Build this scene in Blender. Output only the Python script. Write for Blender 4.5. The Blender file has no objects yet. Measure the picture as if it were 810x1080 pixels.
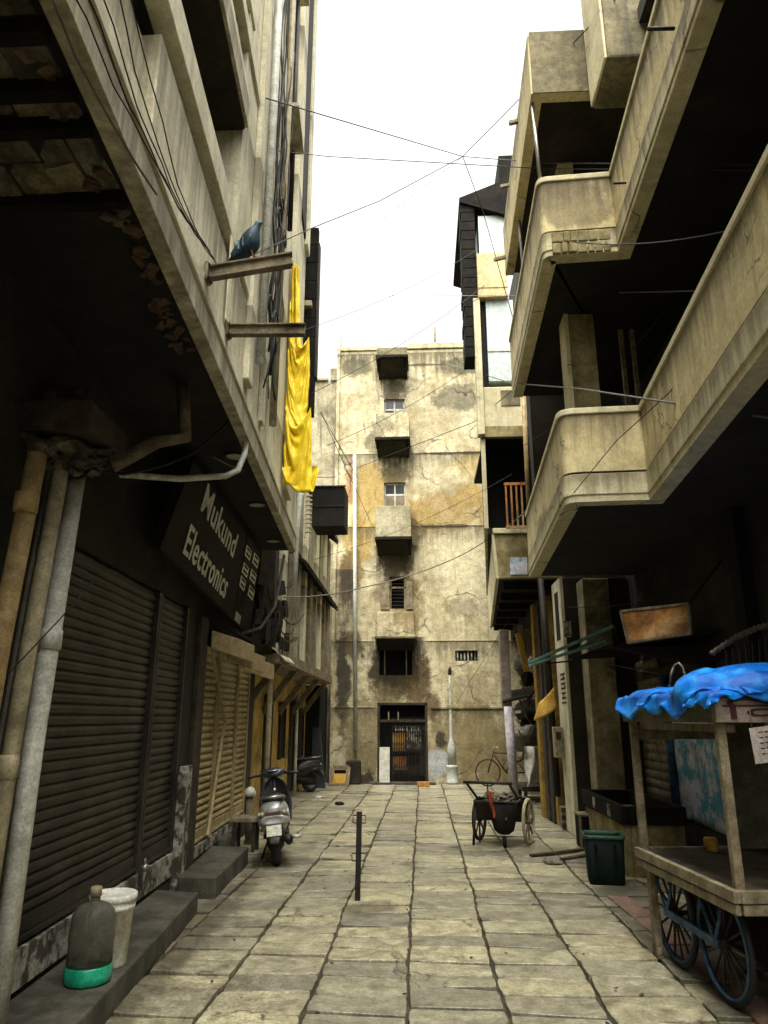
import bpy, bmesh, math, random
from mathutils import Vector, Matrix, noise
random.seed(7)
R = math.radians
S = bpy.context.scene
COL = S.collection
# ------------------------------------------------------------------ camera
H = 1.75
F = 760.0
PITCH = math.atan(217 / 760.0)
YAW = math.atan(41 / 790.0)
CAM = Vector((0, 0, H))
fw = Vector((-math.sin(YAW) * math.cos(PITCH), math.cos(YAW) * math.cos(PITCH), math.sin(PITCH)))
rt = Vector((math.cos(YAW), math.sin(YAW), 0))
up = rt.cross(fw)
cd = bpy.data.cameras.new('camera')
cam = bpy.data.objects.new('camera', cd)
COL.objects.link(cam)
cam.location = CAM
cam.rotation_euler = Matrix((rt, up, -fw)).transposed().to_euler()
cd.sensor_fit = 'VERTICAL'; cd.sensor_height = 36; cd.sensor_width = 27
cd.lens = F / 1080 * 36
cd.clip_end = 2000; cd.clip_start = 0.02
S.camera = cam


def ray(x, y): return fw * F + rt * (x - 405) - up * (y - 540)
def G(x, y, z=0.0):
    r = ray(x, y); return CAM + r * ((z - H) / r.z)
def at(x, y, Y):
    r = ray(x, y); return CAM + r * (Y / r.y)
def pl(x, y, p, q, s):                      # where a sight line meets the plane p q s
    n = (q - p).cross(s - p); r = ray(x, y)
    return CAM + r * (n.dot(p - CAM) / n.dot(r))
V = Vector

# ------------------------------------------------------------------ materials
def nodes(name):
    m = bpy.data.materials.new(name); m.use_nodes = True
    return m, m.node_tree.nodes, m.node_tree.links, m.node_tree.nodes['Principled BSDF']


def mat(name, col, col2=None, scale=3.0, rough=0.85, bump=0.25, dirt=0.0, dirtcol=(0.02, 0.017, 0.012), dscale=1.2,
        streak=0.0, metal=0.0, island=0.0, spots=(), spec=0.35, fine=60.0, trans=0.0, alpha=1.0, mix=(0.35, 0.65), zbands=(), bdist=0.02, crack=0.0, grit=0.45, drips=()):
    m, N, L, P = nodes(name)
    tc = N.new('ShaderNodeTexCoord')
    def noise_n(s, det=8, ro=0.6, vec=None, dist=0.0):
        n = N.new('ShaderNodeTexNoise'); n.inputs['Scale'].default_value = s
        n.inputs['Detail'].default_value = det; n.inputs['Roughness'].default_value = ro; n.inputs['Distortion'].default_value = dist
        L.new(vec or tc.outputs['Object'], n.inputs['Vector']); return n.outputs['Fac']
    def ramp(v, a, b):
        n = N.new('ShaderNodeMapRange'); n.interpolation_type = 'SMOOTHSTEP'
        n.inputs['From Min'].default_value = a; n.inputs['From Max'].default_value = b
        L.new(v, n.inputs['Value']); return n.outputs['Result']
    def mth(op, a, b):
        n = N.new('ShaderNodeMath'); n.operation = op
        for i, v in enumerate((a, b)):
            if hasattr(v, 'is_output'): L.new(v, n.inputs[i])
            else: n.inputs[i].default_value = v
        return n.outputs[0]
    def mixc(f, a, b, mode='MIX'):
        n = N.new('ShaderNodeMix'); n.data_type = 'RGBA'; n.blend_type = mode
        for k, v in (('Factor', f),):
            if hasattr(v, 'is_output'): L.new(v, n.inputs[0])
            else: n.inputs[0].default_value = v
        for i, v in ((6, a), (7, b)):
            if hasattr(v, 'is_output'): L.new(v, n.inputs[i])
            else: n.inputs[i].default_value = (*v, 1)
        return n.outputs[2]
    col2 = col2 or tuple(c * 0.7 for c in col)
    base = noise_n(scale, 10, 0.65)
    c = mixc(ramp(base, *mix), col2, col)
    if island:
        gi = N.new('ShaderNodeNewGeometry')
        hv = N.new('ShaderNodeHueSaturation')
        L.new(mth('ADD', mth('MULTIPLY', gi.outputs['Random Per Island'], island), 1 - island / 2), hv.inputs['Value'])
        L.new(mth('ADD', mth('MULTIPLY', gi.outputs['Random Per Island'], island * 0.5), 1 - island * 0.25), hv.inputs['Saturation'])
        L.new(c, hv.inputs['Color']); c = hv.outputs['Color']
    if streak:
        mp = N.new('ShaderNodeMapping'); mp.inputs['Scale'].default_value = (5, 5, 0.35)
        L.new(tc.outputs['Object'], mp.inputs['Vector'])
        c = mixc(mth('MULTIPLY', ramp(noise_n(1.3, 7, 0.65, mp.outputs[0]), 0.48, 0.78), streak), c, dirtcol)
    if dirt:
        c = mixc(mth('MULTIPLY', ramp(noise_n(dscale, 9, 0.7, None, 0.4), 0.47, 0.68), dirt), c, dirtcol)
    if spots:
        wob = noise_n(2.2, 8, 0.7)
        for (cx, cy, cz), (rx, ry, rz), sc, st in spots:
            mp = N.new('ShaderNodeMapping')
            mp.inputs['Location'].default_value = (-cx / rx, -cy / ry, -cz / rz); mp.inputs['Scale'].default_value = (1 / rx, 1 / ry, 1 / rz)
            L.new(tc.outputs['Object'], mp.inputs['Vector'])
            vl = N.new('ShaderNodeVectorMath'); vl.operation = 'LENGTH'; L.new(mp.outputs[0], vl.inputs[0])
            d = mth('ADD', vl.outputs['Value'], mth('MULTIPLY', mth('SUBTRACT', wob, 0.5), 2.4))
            c = mixc(mth('MULTIPLY', ramp(d, 1.15, 0.65), st), c, sc)
    if drips:
        sx = N.new('ShaderNodeSeparateXYZ'); L.new(tc.outputs['Object'], sx.inputs[0])
        mp = N.new('ShaderNodeMapping'); mp.inputs['Scale'].default_value = (7, 7, 0.45)
        L.new(tc.outputs['Object'], mp.inputs['Vector']); sn = noise_n(1.0, 8, 0.7, mp.outputs[0], 0.3)
        for xa, xb, zt_, ln, dc, st in drips:
            r_ = N.new('ShaderNodeMapRange'); r_.inputs['From Min'].default_value = zt_ - ln; r_.inputs['From Max'].default_value = zt_
            L.new(sx.outputs['Z'], r_.inputs['Value'])
            k = mth('MULTIPLY', ramp(mth('ADD', mth('MULTIPLY', sn, 0.9), mth('MULTIPLY', r_.outputs[0], 0.5)), 0.62, 0.98), mth('LESS_THAN', sx.outputs['Z'], zt_))
            k = mth('MULTIPLY', k, mth('MULTIPLY', mth('GREATER_THAN', r_.outputs[0], 0.001), st))
            if xa is not None:
                k = mth('MULTIPLY', k, mth('MULTIPLY', ramp(mth('ADD', sx.outputs['X'], mth('MULTIPLY', sn, 0.25)), xa, xa + 0.2), ramp(mth('ADD', sx.outputs['X'], mth('MULTIPLY', sn, 0.25)), xb + 0.2, xb)))
            c = mixc(k, c, dc)
    if crack:
        vo = N.new('ShaderNodeTexVoronoi'); vo.feature = 'DISTANCE_TO_EDGE'; vo.inputs['Scale'].default_value = crack
        nz = N.new('ShaderNodeTexNoise'); nz.inputs['Scale'].default_value = crack * 2; nz.inputs['Detail'].default_value = 5
        L.new(tc.outputs['Object'], nz.inputs['Vector'])
        vm = N.new('ShaderNodeVectorMath'); vm.operation = 'ADD'
        L.new(tc.outputs['Object'], vm.inputs[0]); L.new(nz.outputs['Color'], vm.inputs[1]); L.new(vm.outputs[0], vo.inputs['Vector'])
        ck = mth('MULTIPLY', ramp(vo.outputs['Distance'], 0.018, 0.0), ramp(noise_n(1.1, 3, 0.5), 0.45, 0.6))
        c = mixc(mth('MULTIPLY', ck, 0.8), c, (0.03, 0.025, 0.016))
    fn = noise_n(fine, 5, 0.75)
    c = mixc(grit, c, mixc(ramp(fn, 0.32, 0.66), (0.4, 0.4, 0.4), (1.3, 1.3, 1.3)), 'MULTIPLY')
    fn2 = noise_n(fine * 0.22, 6, 0.7)
    c = mixc(grit * 0.9, c, mixc(ramp(fn2, 0.36, 0.62), (0.5, 0.48, 0.42), (1.25, 1.25, 1.25)), 'MULTIPLY')
    L.new(c, P.inputs['Base Color'])
    P.inputs['Roughness'].default_value = rough; P.inputs['Metallic'].default_value = metal
    P.inputs['Specular IOR Level'].default_value = spec
    if trans: P.inputs['Transmission Weight'].default_value = trans
    if alpha < 1: P.inputs['Alpha'].default_value = alpha
    if bump:
        b = N.new('ShaderNodeBump'); b.inputs['Strength'].default_value = bump; b.inputs['Distance'].default_value = bdist
        L.new(mth('ADD', mth('MULTIPLY', base, 1.0), mth('ADD', mth('MULTIPLY', fn, 0.25), mth('MULTIPLY', fn2, 0.4))), b.inputs['Height'])
        L.new(b.outputs['Normal'], P.inputs['Normal'])
    return m


SOOT_SHADE = (0.012, 0.010, 0.007)  # sooty tone darkened to carry shade
OCH = (0.38, 0.26, 0.075)
BRN = (0.10, 0.062, 0.022)
m = {}
m['stone'] = mat('flagstone', (0.35, 0.322, 0.222), (0.235, 0.215, 0.146), 4.5, 0.38, 0.35, 0.55, (0.10, 0.083, 0.05), 3.2, island=0.66, grit=0.65, spots=[((1.15, 10.9, 0), (1.0, .5, 2), (.05, .043, .028), .55), ((-.55, 7.6, 0), (.25, .3, 2), (.05, .042, .027), .6), ((-2.0, 6.0, 0), (.25, 3.5, 2), (.055, .045, .028), .6), ((2.1, 6.5, 0), (.4, 3.0, 2), (.05, .042, .026), .6), ((-1.9, 10.0, 0), (.6, .5, 2), (.04, .034, .022), .6), ((.2, 13.5, 0), (1.0, .2, 2), (.09, .078, .05), .4)], spec=0.4, fine=45, bdist=0.015, crack=0.9)
m['mud'] = mat('joint_mud', (0.065, 0.054, 0.032), (0.028, 0.023, 0.014), 6, 0.95, 0.6)
m['red_stone'] = mat('red_kerb', (0.20, 0.12, 0.085), (0.11, 0.07, 0.05), 5, 0.85, 0.4, 0.5, (0.05, 0.035, 0.02))
m['step'] = mat('step_stone', (0.10, 0.092, 0.068), (0.04, 0.037, 0.027), 3, 0.7, 0.5, 0.6, (0.02, 0.018, 0.012))
m['beige'] = mat('beige_plaster', (0.62, 0.56, 0.36), (0.52, 0.46, 0.28), 1.3, 0.85, 0.25, 0.35, (0.20, 0.17, 0.10), 0.9, streak=0.45, fine=35, crack=0.7, grit=.28, drips=[(None, None, 4.14, .4, (.10, .08, .04), .7), (None, None, 6.94, .4, (.08, .065, .035), .8)])
m['beige_left'] = mat('pale_plaster', (0.74, 0.69, 0.50), (0.60, 0.55, 0.385), 1.5, 0.85, 0.25, 0.35, (0.16, 0.14, 0.085), 1.0, streak=0.5, fine=35, grit=.25, drips=[(None, None, zz, 1.1, (.09, .075, .045), .7) for zz in (4.44, 5.3, 6.9, 9.4, 12.2)])
m['parapet'] = mat('cream_parapet', (0.66, 0.56, 0.31), (0.55, 0.455, 0.235), 1.8, 0.85, 0.3, 0.4, (0.17, 0.14, 0.075), 0.8, streak=0.4, fine=35, crack=1.0, drips=[(None, None, 4.80, .75, (.10, .08, .04), .75), (None, None, 7.62, .8, (.08, .065, .035), .85), (None, None, 9.8, .8, (.09, .07, .04), .8)], grit=.28, spots=[((-1.2, 0.9, 7.3), (.42, .4, .42), (0.13, 0.10, 0.05), .7), ((-0.95, 0.6, 6.75), (.3, .5, .16), (0.05, 0.04, 0.02), .8), ((-1.0, -2.2, 7.55), (.4, .25, .5), (0.12, 0.1, 0.05), .7), ((-1.5, 3.2, 4.1), (.4, .6, .25), (0.14, 0.11, 0.05), .7)])
m['grime'] = mat('grimy_concrete', (0.25, 0.215, 0.12), (0.11, 0.094, 0.052), 2.2, 0.9, 0.45, 0.75, (0.04, 0.033, 0.02), 1.1, streak=0.7)
m['soot_shade'] = mat('sooty_shade_ceiling', (0.012, 0.010, 0.007), (0.005, 0.0045, 0.003), 2.5, 0.95, 0.6, 0.3, (0.045, 0.036, 0.02), 1.5)  # sooty, with deep shade put into the near-black colour
m['soot_shade_wall'] = mat('shade_dark_wall', (0.04, 0.033, 0.02), (0.016, 0.013, 0.008), 1.6, 0.95, 0.4, 0.5, (0.012, 0.01, 0.006), 1.0, streak=0.4)  # sooty wall tone that also carries painted-in shade
m['rubble'] = mat('rubble_ceiling', (0.24, 0.21, 0.14), (0.06, 0.05, 0.033), 5, 0.95, 0.9, 0.6, (0.012, 0.01, 0.007), 2.5, island=0.9, bdist=0.05)
m['brick'] = mat('broken_brick', (0.13, 0.075, 0.05), (0.05, 0.034, 0.024), 9, 0.9, 0.7, 0.5, (0.25, 0.2, 0.12), 4, island=0.6)
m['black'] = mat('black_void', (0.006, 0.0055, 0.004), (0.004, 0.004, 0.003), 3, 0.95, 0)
m['shut_dark'] = mat('dark_shutter', (0.058, 0.050, 0.036), (0.026, 0.022, 0.016), 2.5, 0.5, 0.15, 0.6, (0.02, 0.016, 0.01), 1.4, metal=0.35, streak=0.4)
m['shut_tan'] = mat('tan_shutter', (0.50, 0.40, 0.205), (0.34, 0.265, 0.13), 2.2, 0.6, 0.15, 0.5, (0.12, 0.075, 0.03), 1.6, metal=0.1, streak=0.5)
m['white_peel'] = mat('peeling_whitewash', (0.42, 0.40, 0.33), (0.07, 0.06, 0.042), 5, 0.9, 0.5, 0.75, (0.02, 0.017, 0.012), 3, mix=(0.45, 0.55), streak=0.5)
m['pvc_white'] = mat('grey_pvc', (0.74, 0.73, 0.66), (0.56, 0.55, 0.48), 3, 0.5, 0.05, 0.5, (0.13, 0.11, 0.075), 2, streak=0.5)
m['pvc_beige'] = mat('beige_pipe', (0.48, 0.41, 0.26), (0.32, 0.27, 0.16), 3, 0.6, 0.1, 0.5, (0.07, 0.055, 0.03), 2, streak=0.5)
m['pvc_orange'] = mat('ochre_pipe', (0.46, 0.33, 0.14), (0.26, 0.175, 0.075), 3, 0.6, 0.1, 0.5, (0.08, 0.05, 0.02), 2.5, streak=0.5)
m['lav'] = mat('lavender_pipe', (0.46, 0.43, 0.47), (0.34, 0.31, 0.34), 4, 0.6, 0.1, 0.5, (0.14, 0.12, 0.11), 2)
m['drain'] = mat('white_drainpipe', (0.48, 0.50, 0.45), (0.36, 0.37, 0.33), 2, 0.5, 0.05, 0.2, (0.2, 0.18, 0.12), 1.5)
m['sign_black'] = mat('black_signboard', (0.019, 0.0175, 0.014), (0.013, 0.012, 0.010), 1.0, 0.75, 0.03, 0.3, (0.04, 0.036, 0.028), 1.3, spec=0.12)
m['letter'] = mat('cream_letters', (0.85, 0.83, 0.72), (0.78, 0.76, 0.65), 5, 0.5, 0)
m['steel_dark'] = mat('dark_steel', (0.032, 0.027, 0.022), (0.015, 0.012, 0.01), 6, 0.6, 0.15, 0.4, (0.06, 0.03, 0.012), 4, metal=0.4)
m['rust'] = mat('rusty_sheet', (0.42, 0.19, 0.045), (0.16, 0.06, 0.018), 3.0, 0.8, 0.4, 0.7, (0.55, 0.42, 0.22), 2.4, metal=0.15)
m['rust_beam'] = mat('rusting_girder', (0.28, 0.235, 0.15), (0.10, 0.075, 0.045), 5, 0.8, 0.3, 0.7, (0.035, 0.02, 0.011), 3, metal=0.1)
m['wood'] = mat('weathered_wood', (0.30, 0.25, 0.16), (0.15, 0.115, 0.07), 6, 0.8, 0.4, 0.5, (0.05, 0.037, 0.022), 3, streak=0.5)
m['wood_dark'] = mat('old_dark_timber', (0.05, 0.036, 0.02), (0.02, 0.015, 0.009), 6, 0.85, 0.4, 0.3, (0.1, 0.08, 0.05), 3)
m['yellow_wall'] = mat('yellow_limewash', (0.62, 0.44, 0.12), (0.42, 0.29, 0.08), 1.8, 0.88, 0.3, 0.8, (0.09, 0.06, 0.025), 1.5, streak=0.6)
m['ochre'] = mat('ochre_paint', (0.55, 0.33, 0.05), (0.42, 0.24, 0.035), 2, 0.8, 0.2, 0.4, (0.12, 0.07, 0.02), 2, streak=0.4)
m['tarp_y'] = mat('yellow_tarpaulin', (0.95, 0.72, 0.03), (0.88, 0.60, 0.015), 3, 0.5, 0.3, 0.2, (0.35, 0.22, 0.02), 5, spec=0.4, grit=.12)
m['tarp_b'] = mat('blue_tarpaulin', (0.002, 0.19, 0.72), (0.001, 0.09, 0.46), 7, 0.38, 0.7, 0.5, (0.05, 0.42, 0.85), 7, spec=0.25, fine=30, grit=.2)  # pale cyan patches are highlights painted into the sheet's colour
m['cloth_w'] = mat('white_cloth', (0.55, 0.54, 0.48), (0.40, 0.39, 0.33), 4, 0.9, 0.3, 0.3, (0.15, 0.13, 0.1), 2)
m['sack'] = mat('grey_sacking', (0.22, 0.20, 0.16), (0.10, 0.09, 0.07), 6, 0.9, 0.6, 0.5, (0.04, 0.035, 0.025), 3)
m['rubber'] = mat('black_rubber', (0.014, 0.013, 0.012), (0.01, 0.009, 0.008), 8, 0.7, 0.1)
m['plastic_b'] = mat('black_plastic', (0.018, 0.018, 0.017), (0.012, 0.012, 0.011), 6, 0.4, 0.05)
m['silver'] = mat('silver_paint', (0.46, 0.47, 0.46), (0.38, 0.385, 0.37), 2, 0.32, 0.02, 0.2, (0.2, 0.18, 0.13), 3, metal=0.35, spec=0.6)
m['bluegrey'] = mat('dark_bluegrey_paint', (0.05, 0.06, 0.075), (0.035, 0.042, 0.05), 2, 0.25, 0.02, metal=0.3, spec=0.6)
m['chrome'] = mat('dull_metal', (0.42, 0.41, 0.38), (0.3, 0.29, 0.26), 5, 0.35, 0.05, metal=0.8)
m['plate'] = mat('plate_white', (0.55, 0.54, 0.44), (0.48, 0.47, 0.38), 20, 0.6, 0)
m['red_lens'] = mat('tail_lens', (0.10, 0.015, 0.01), (0.06, 0.01, 0.008), 6, 0.2, 0, spec=0.6)
m['glass'] = mat('dark_glass', (0.03, 0.036, 0.036), (0.02, 0.025, 0.025), 3, 0.12, 0, spec=0.7)
m['dial'] = mat('dial_glass', (0.10, 0.14, 0.17), (0.07, 0.1, 0.12), 6, 0.12, 0, spec=0.8)
m['green_bin'] = mat('green_plastic', (0.003, 0.010, 0.006), (0.002, 0.005, 0.004), 4, 0.7, 0.1, 0.4, (0.012, 0.012, 0.008), 3, spec=0.1)
m['green_rim'] = mat('worn_green_rim', (0.02, 0.085, 0.045), (0.008, 0.03, 0.018), 9, 0.5, 0.1)
m['bucket'] = mat('white_bucket_plastic', (0.82, 0.80, 0.72), (0.7, 0.68, 0.6), 4, 0.45, 0.05, 0.35, (0.2, 0.17, 0.1), 4)
m['jar'] = mat('murky_bottle_plastic', (0.50, 0.49, 0.40), (0.36, 0.35, 0.28), 3, 0.14, 0.03, 0.3, (0.12, 0.12, 0.08), 3, spec=0.6, trans=.8)
m['jar'].node_tree.nodes['Principled BSDF'].inputs['IOR'].default_value = 1.12
m['jar_green'] = mat('green_bottle_base', (0.012, 0.42, 0.24), (0.01, 0.24, 0.14), 5, 0.25, 0.03, spec=0.6)
m['paint_blue'] = mat('blue_wheel_paint', (0.05, 0.15, 0.33), (0.02, 0.045, 0.09), 7, 0.6, 0.2, 0.7, (0.018, 0.016, 0.013), 5)
m['teal'] = mat('teal_frame_paint', (0.12, 0.27, 0.235), (0.07, 0.15, 0.13), 6, 0.6, 0.1, 0.4, (0.05, 0.04, 0.03), 5)
m['fascia'] = mat('greenish_board', (0.17, 0.16, 0.095), (0.09, 0.082, 0.05), 3, 0.8, 0.2, 0.5, (0.04, 0.035, 0.02), 2)
m['fascia_pink'] = mat('faded_pink_board', (0.33, 0.27, 0.23), (0.22, 0.17, 0.14), 4, 0.8, 0.1, 0.5, (0.08, 0.06, 0.04), 3)
m['maroon'] = mat('maroon_lettering', (0.05, 0.012, 0.012), (0.03, 0.008, 0.008), 5, 0.6, 0)
m['paper'] = mat('pinkish_paper', (0.52, 0.45, 0.42), (0.42, 0.35, 0.32), 6, 0.9, 0.1)
m['ink'] = mat('dark_ink', (0.05, 0.025, 0.02), None, 6, 0.8, 0)
m['blue_wall'] = mat('peeling_blue_wall', (0.66, 0.64, 0.72), (0.10, 0.36, 0.50), 3.2, 0.85, 0.5, 0.5, (0.02, 0.02, 0.02), 2.2, mix=(0.42, 0.55))
m['pale_blue'] = mat('pale_blue_sheet', (0.50, 0.57, 0.55), (0.44, 0.51, 0.49), 1.2, 0.5, 0.05)
m['pink_board'] = mat('sun_bleached_board', (0.60, 0.47, 0.27), (0.52, 0.39, 0.2), 2.5, 0.8, 0.2, 0.4, (0.45, 0.28, 0.05), 2.2, streak=0.3)
m['tin_dark'] = mat('dark_tin', (0.014, 0.0125, 0.010), (0.006, 0.0055, 0.0045), 4, 0.9, 0.4, 0.5, (0.03, 0.022, 0.013), 3, spec=0.12)
m['pier'] = mat('sooty_pier_plaster', (0.42, 0.36, 0.21), (0.22, 0.185, 0.10), 1.8, 0.9, 0.5, 0.7, (0.04, 0.033, 0.02), 1.2, streak=0.7)
m['ochre_old'] = mat('dirty_ochre_paint', (0.42, 0.26, 0.045), (0.26, 0.15, 0.03), 3, 0.85, 0.3, 0.8, (0.06, 0.04, 0.018), 2.2, streak=0.7)
m['mossy'] = mat('mossy_plaster', (0.36, 0.30, 0.15), (0.17, 0.135, 0.055), 2.4, 0.9, 0.5, 0.55, (0.05, 0.042, 0.02), 1.6, streak=0.4)
m['lightbox'] = mat('yellowed_signbox', (0.42, 0.33, 0.17), (0.26, 0.19, 0.09), 3, 0.6, 0.1, 0.6, (0.09, 0.06, 0.03), 2.5)
m['rag'] = mat('orange_rag', (0.42, 0.07, 0.015), (0.25, 0.04, 0.01), 8, 0.9, 0.3)
m['cable'] = mat('black_cable', (0.012, 0.011, 0.009), None, 6, 0.6, 0)
m['cable_g'] = mat('grey_cable', (0.16, 0.15, 0.13), None, 6, 0.6, 0)
m['feather'] = mat('slate_feathers', (0.022, 0.065, 0.105), (0.012, 0.03, 0.05), 14, 0.6, 0.2)
m['feather_bar'] = mat('pale_wing_bar', (0.26, 0.42, 0.52), (0.12, 0.2, 0.25), 14, 0.6, 0.2)
m['white_paint'] = mat('white_paint', (0.62, 0.61, 0.54), (0.5, 0.48, 0.4), 3, 0.7, 0.1, 0.3, (0.2, 0.17, 0.1), 2)
m['lamp_off'] = mat('frosted_lamp', (0.40, 0.39, 0.33), (0.34, 0.33, 0.27), 5, 0.4, 0)
m['orange_brick'] = mat('orange_brick', (0.40, 0.19, 0.05), (0.28, 0.13, 0.035), 9, 0.9, 0.4)
m['litter'] = mat('refuse', (0.12, 0.10, 0.07), (0.03, 0.025, 0.018), 9, 0.95, 0.8, island=0.9)
sp = []
GREY = (0.085, 0.075, 0.045)
def bs(px, py, rx, rz, c, st):
    p = at(px, py, 21.1); sp.append(((p.x, 0, p.z), (rx, 3, rz), c, st))
bs(390, 520, 0.9, 1.0, OCH, 0.85); bs(500, 525, .9, .45, OCH, .8); bs(440, 545, .7, .5, (.36, .24, .06), .85); bs(470, 540, 1.5, 0.75, (0.30, 0.21, 0.08), 0.8); bs(450, 440, 1.3, .5, (0.33, 0.28, 0.16), .6); bs(500, 730, .8, .6, (0.26, 0.21, 0.11), .6); bs(430, 640, .5, .9, (.2, .14, .06), .7); bs(520, 800, .9, .7, (.13, .10, .05), .7); bs(385, 800, .5, .6, (.13, .10, .05), .7); bs(500, 490, 0.6, 0.5, OCH, 0.6)
bs(430, 565, 0.45, 0.8, BRN, 0.8); bs(380, 570, 0.55, 0.8, OCH, 0.85); bs(372, 600, 0.4, 0.7, (0.2, 0.13, 0.04), 0.8)
bs(415, 705, 0.85, 0.95, (0.035, 0.026, 0.013), 0.95); bs(440, 720, 0.4, 0.8, BRN, 0.85); bs(418, 625, 0.7, 0.5, BRN, 0.6)
bs(362, 720, 0.22, 1.6, (0.02, 0.016, 0.01), 0.9); bs(372, 680, 0.4, 0.45, BRN, 0.85); bs(365, 610, 0.2, 1.0, BRN, 0.8)
bs(490, 385, 0.9, 0.35, GREY, 0.8); bs(482, 420, 0.9, 0.5, GREY, 0.75); bs(375, 385, 0.5, 0.4, GREY, 0.8); bs(400, 462, 0.5, 0.6, GREY, 0.6)
bs(416, 595, 0.6, 0.5, (0.04, 0.03, 0.015), 0.9); bs(416, 500, 0.5, 0.45, (0.10, 0.075, 0.035), 0.8); bs(415, 412, 0.45, 0.4, GREY, 0.85)
bs(500, 790, 1.5, 1.3, (0.20, 0.155, 0.07), 0.8); bs(400, 770, 1.2, 1.2, (0.21, 0.165, 0.08), 0.7); bs(455, 745, 0.3, 0.4, BRN, 0.8)
bs(460, 805, 0.32, 0.42, (0.42, 0.44, 0.46), 0.85); bs(490, 590, 1.4, 1.0, (0.56, 0.51, 0.34), 0.6); bs(485, 640, 0.5, 0.35, GREY, 0.45)
bs(375, 825, 0.7, 0.35, (0.02, 0.016, 0.01), 0.9); bs(465, 780, 0.2, 0.25, (0.03, 0.025, 0.015), 0.9); bs(370, 505, 0.18, 0.8, (0.28, 0.13, 0.06), 0.7)
bs(470, 555, 1.0, 0.07, (0.04, 0.03, 0.015), 0.8); bs(480, 478, 1.6, 0.06, (0.05, 0.04, 0.02), 0.8); bs(440, 385, 1.2, 0.05, (0.05, 0.04, 0.02), 0.8)
DR = [(None, None, ZZ, LL, CC, SS) for ZZ, LL, CC, SS in [(at(430, py, 21.1).z, ln, (0.045, 0.036, 0.02), st) for py, ln, st in ((372, 1.4, .75), (478, .9, .6), (555, 1.1, .65), (676, 1.0, .6), (746, .8, .5))]]
DR += [(at(x0, 500, 21.1).x, at(x1, 500, 21.1).x, at(415, py, 21.1).z, ln, (0.028, 0.021, 0.012), .9) for x0, x1, py, ln in ((398, 432, 388, 1.6), (398, 436, 470, 1.7), (396, 440, 575, 2.0), (396, 445, 672, 2.6), (356, 378, 600, 5.5))]
m['back'] = mat('stained_back_plaster', (0.54, 0.475, 0.31), (0.42, 0.362, 0.215), 1.1, 0.9, 0.6, 0.6, (0.17, 0.138, 0.07), 1.5, streak=0.75, spots=sp, fine=22, crack=0.55, grit=0.5, mix=(0.42, 0.58), drips=DR)
m['back_old'] = mat('mouldy_old_wall', (0.40, 0.36, 0.24), (0.22, 0.19, 0.115), 1.6, 0.9, 0.5, 0.6, (0.06, 0.05, 0.03), 1.1, streak=0.8)

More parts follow.
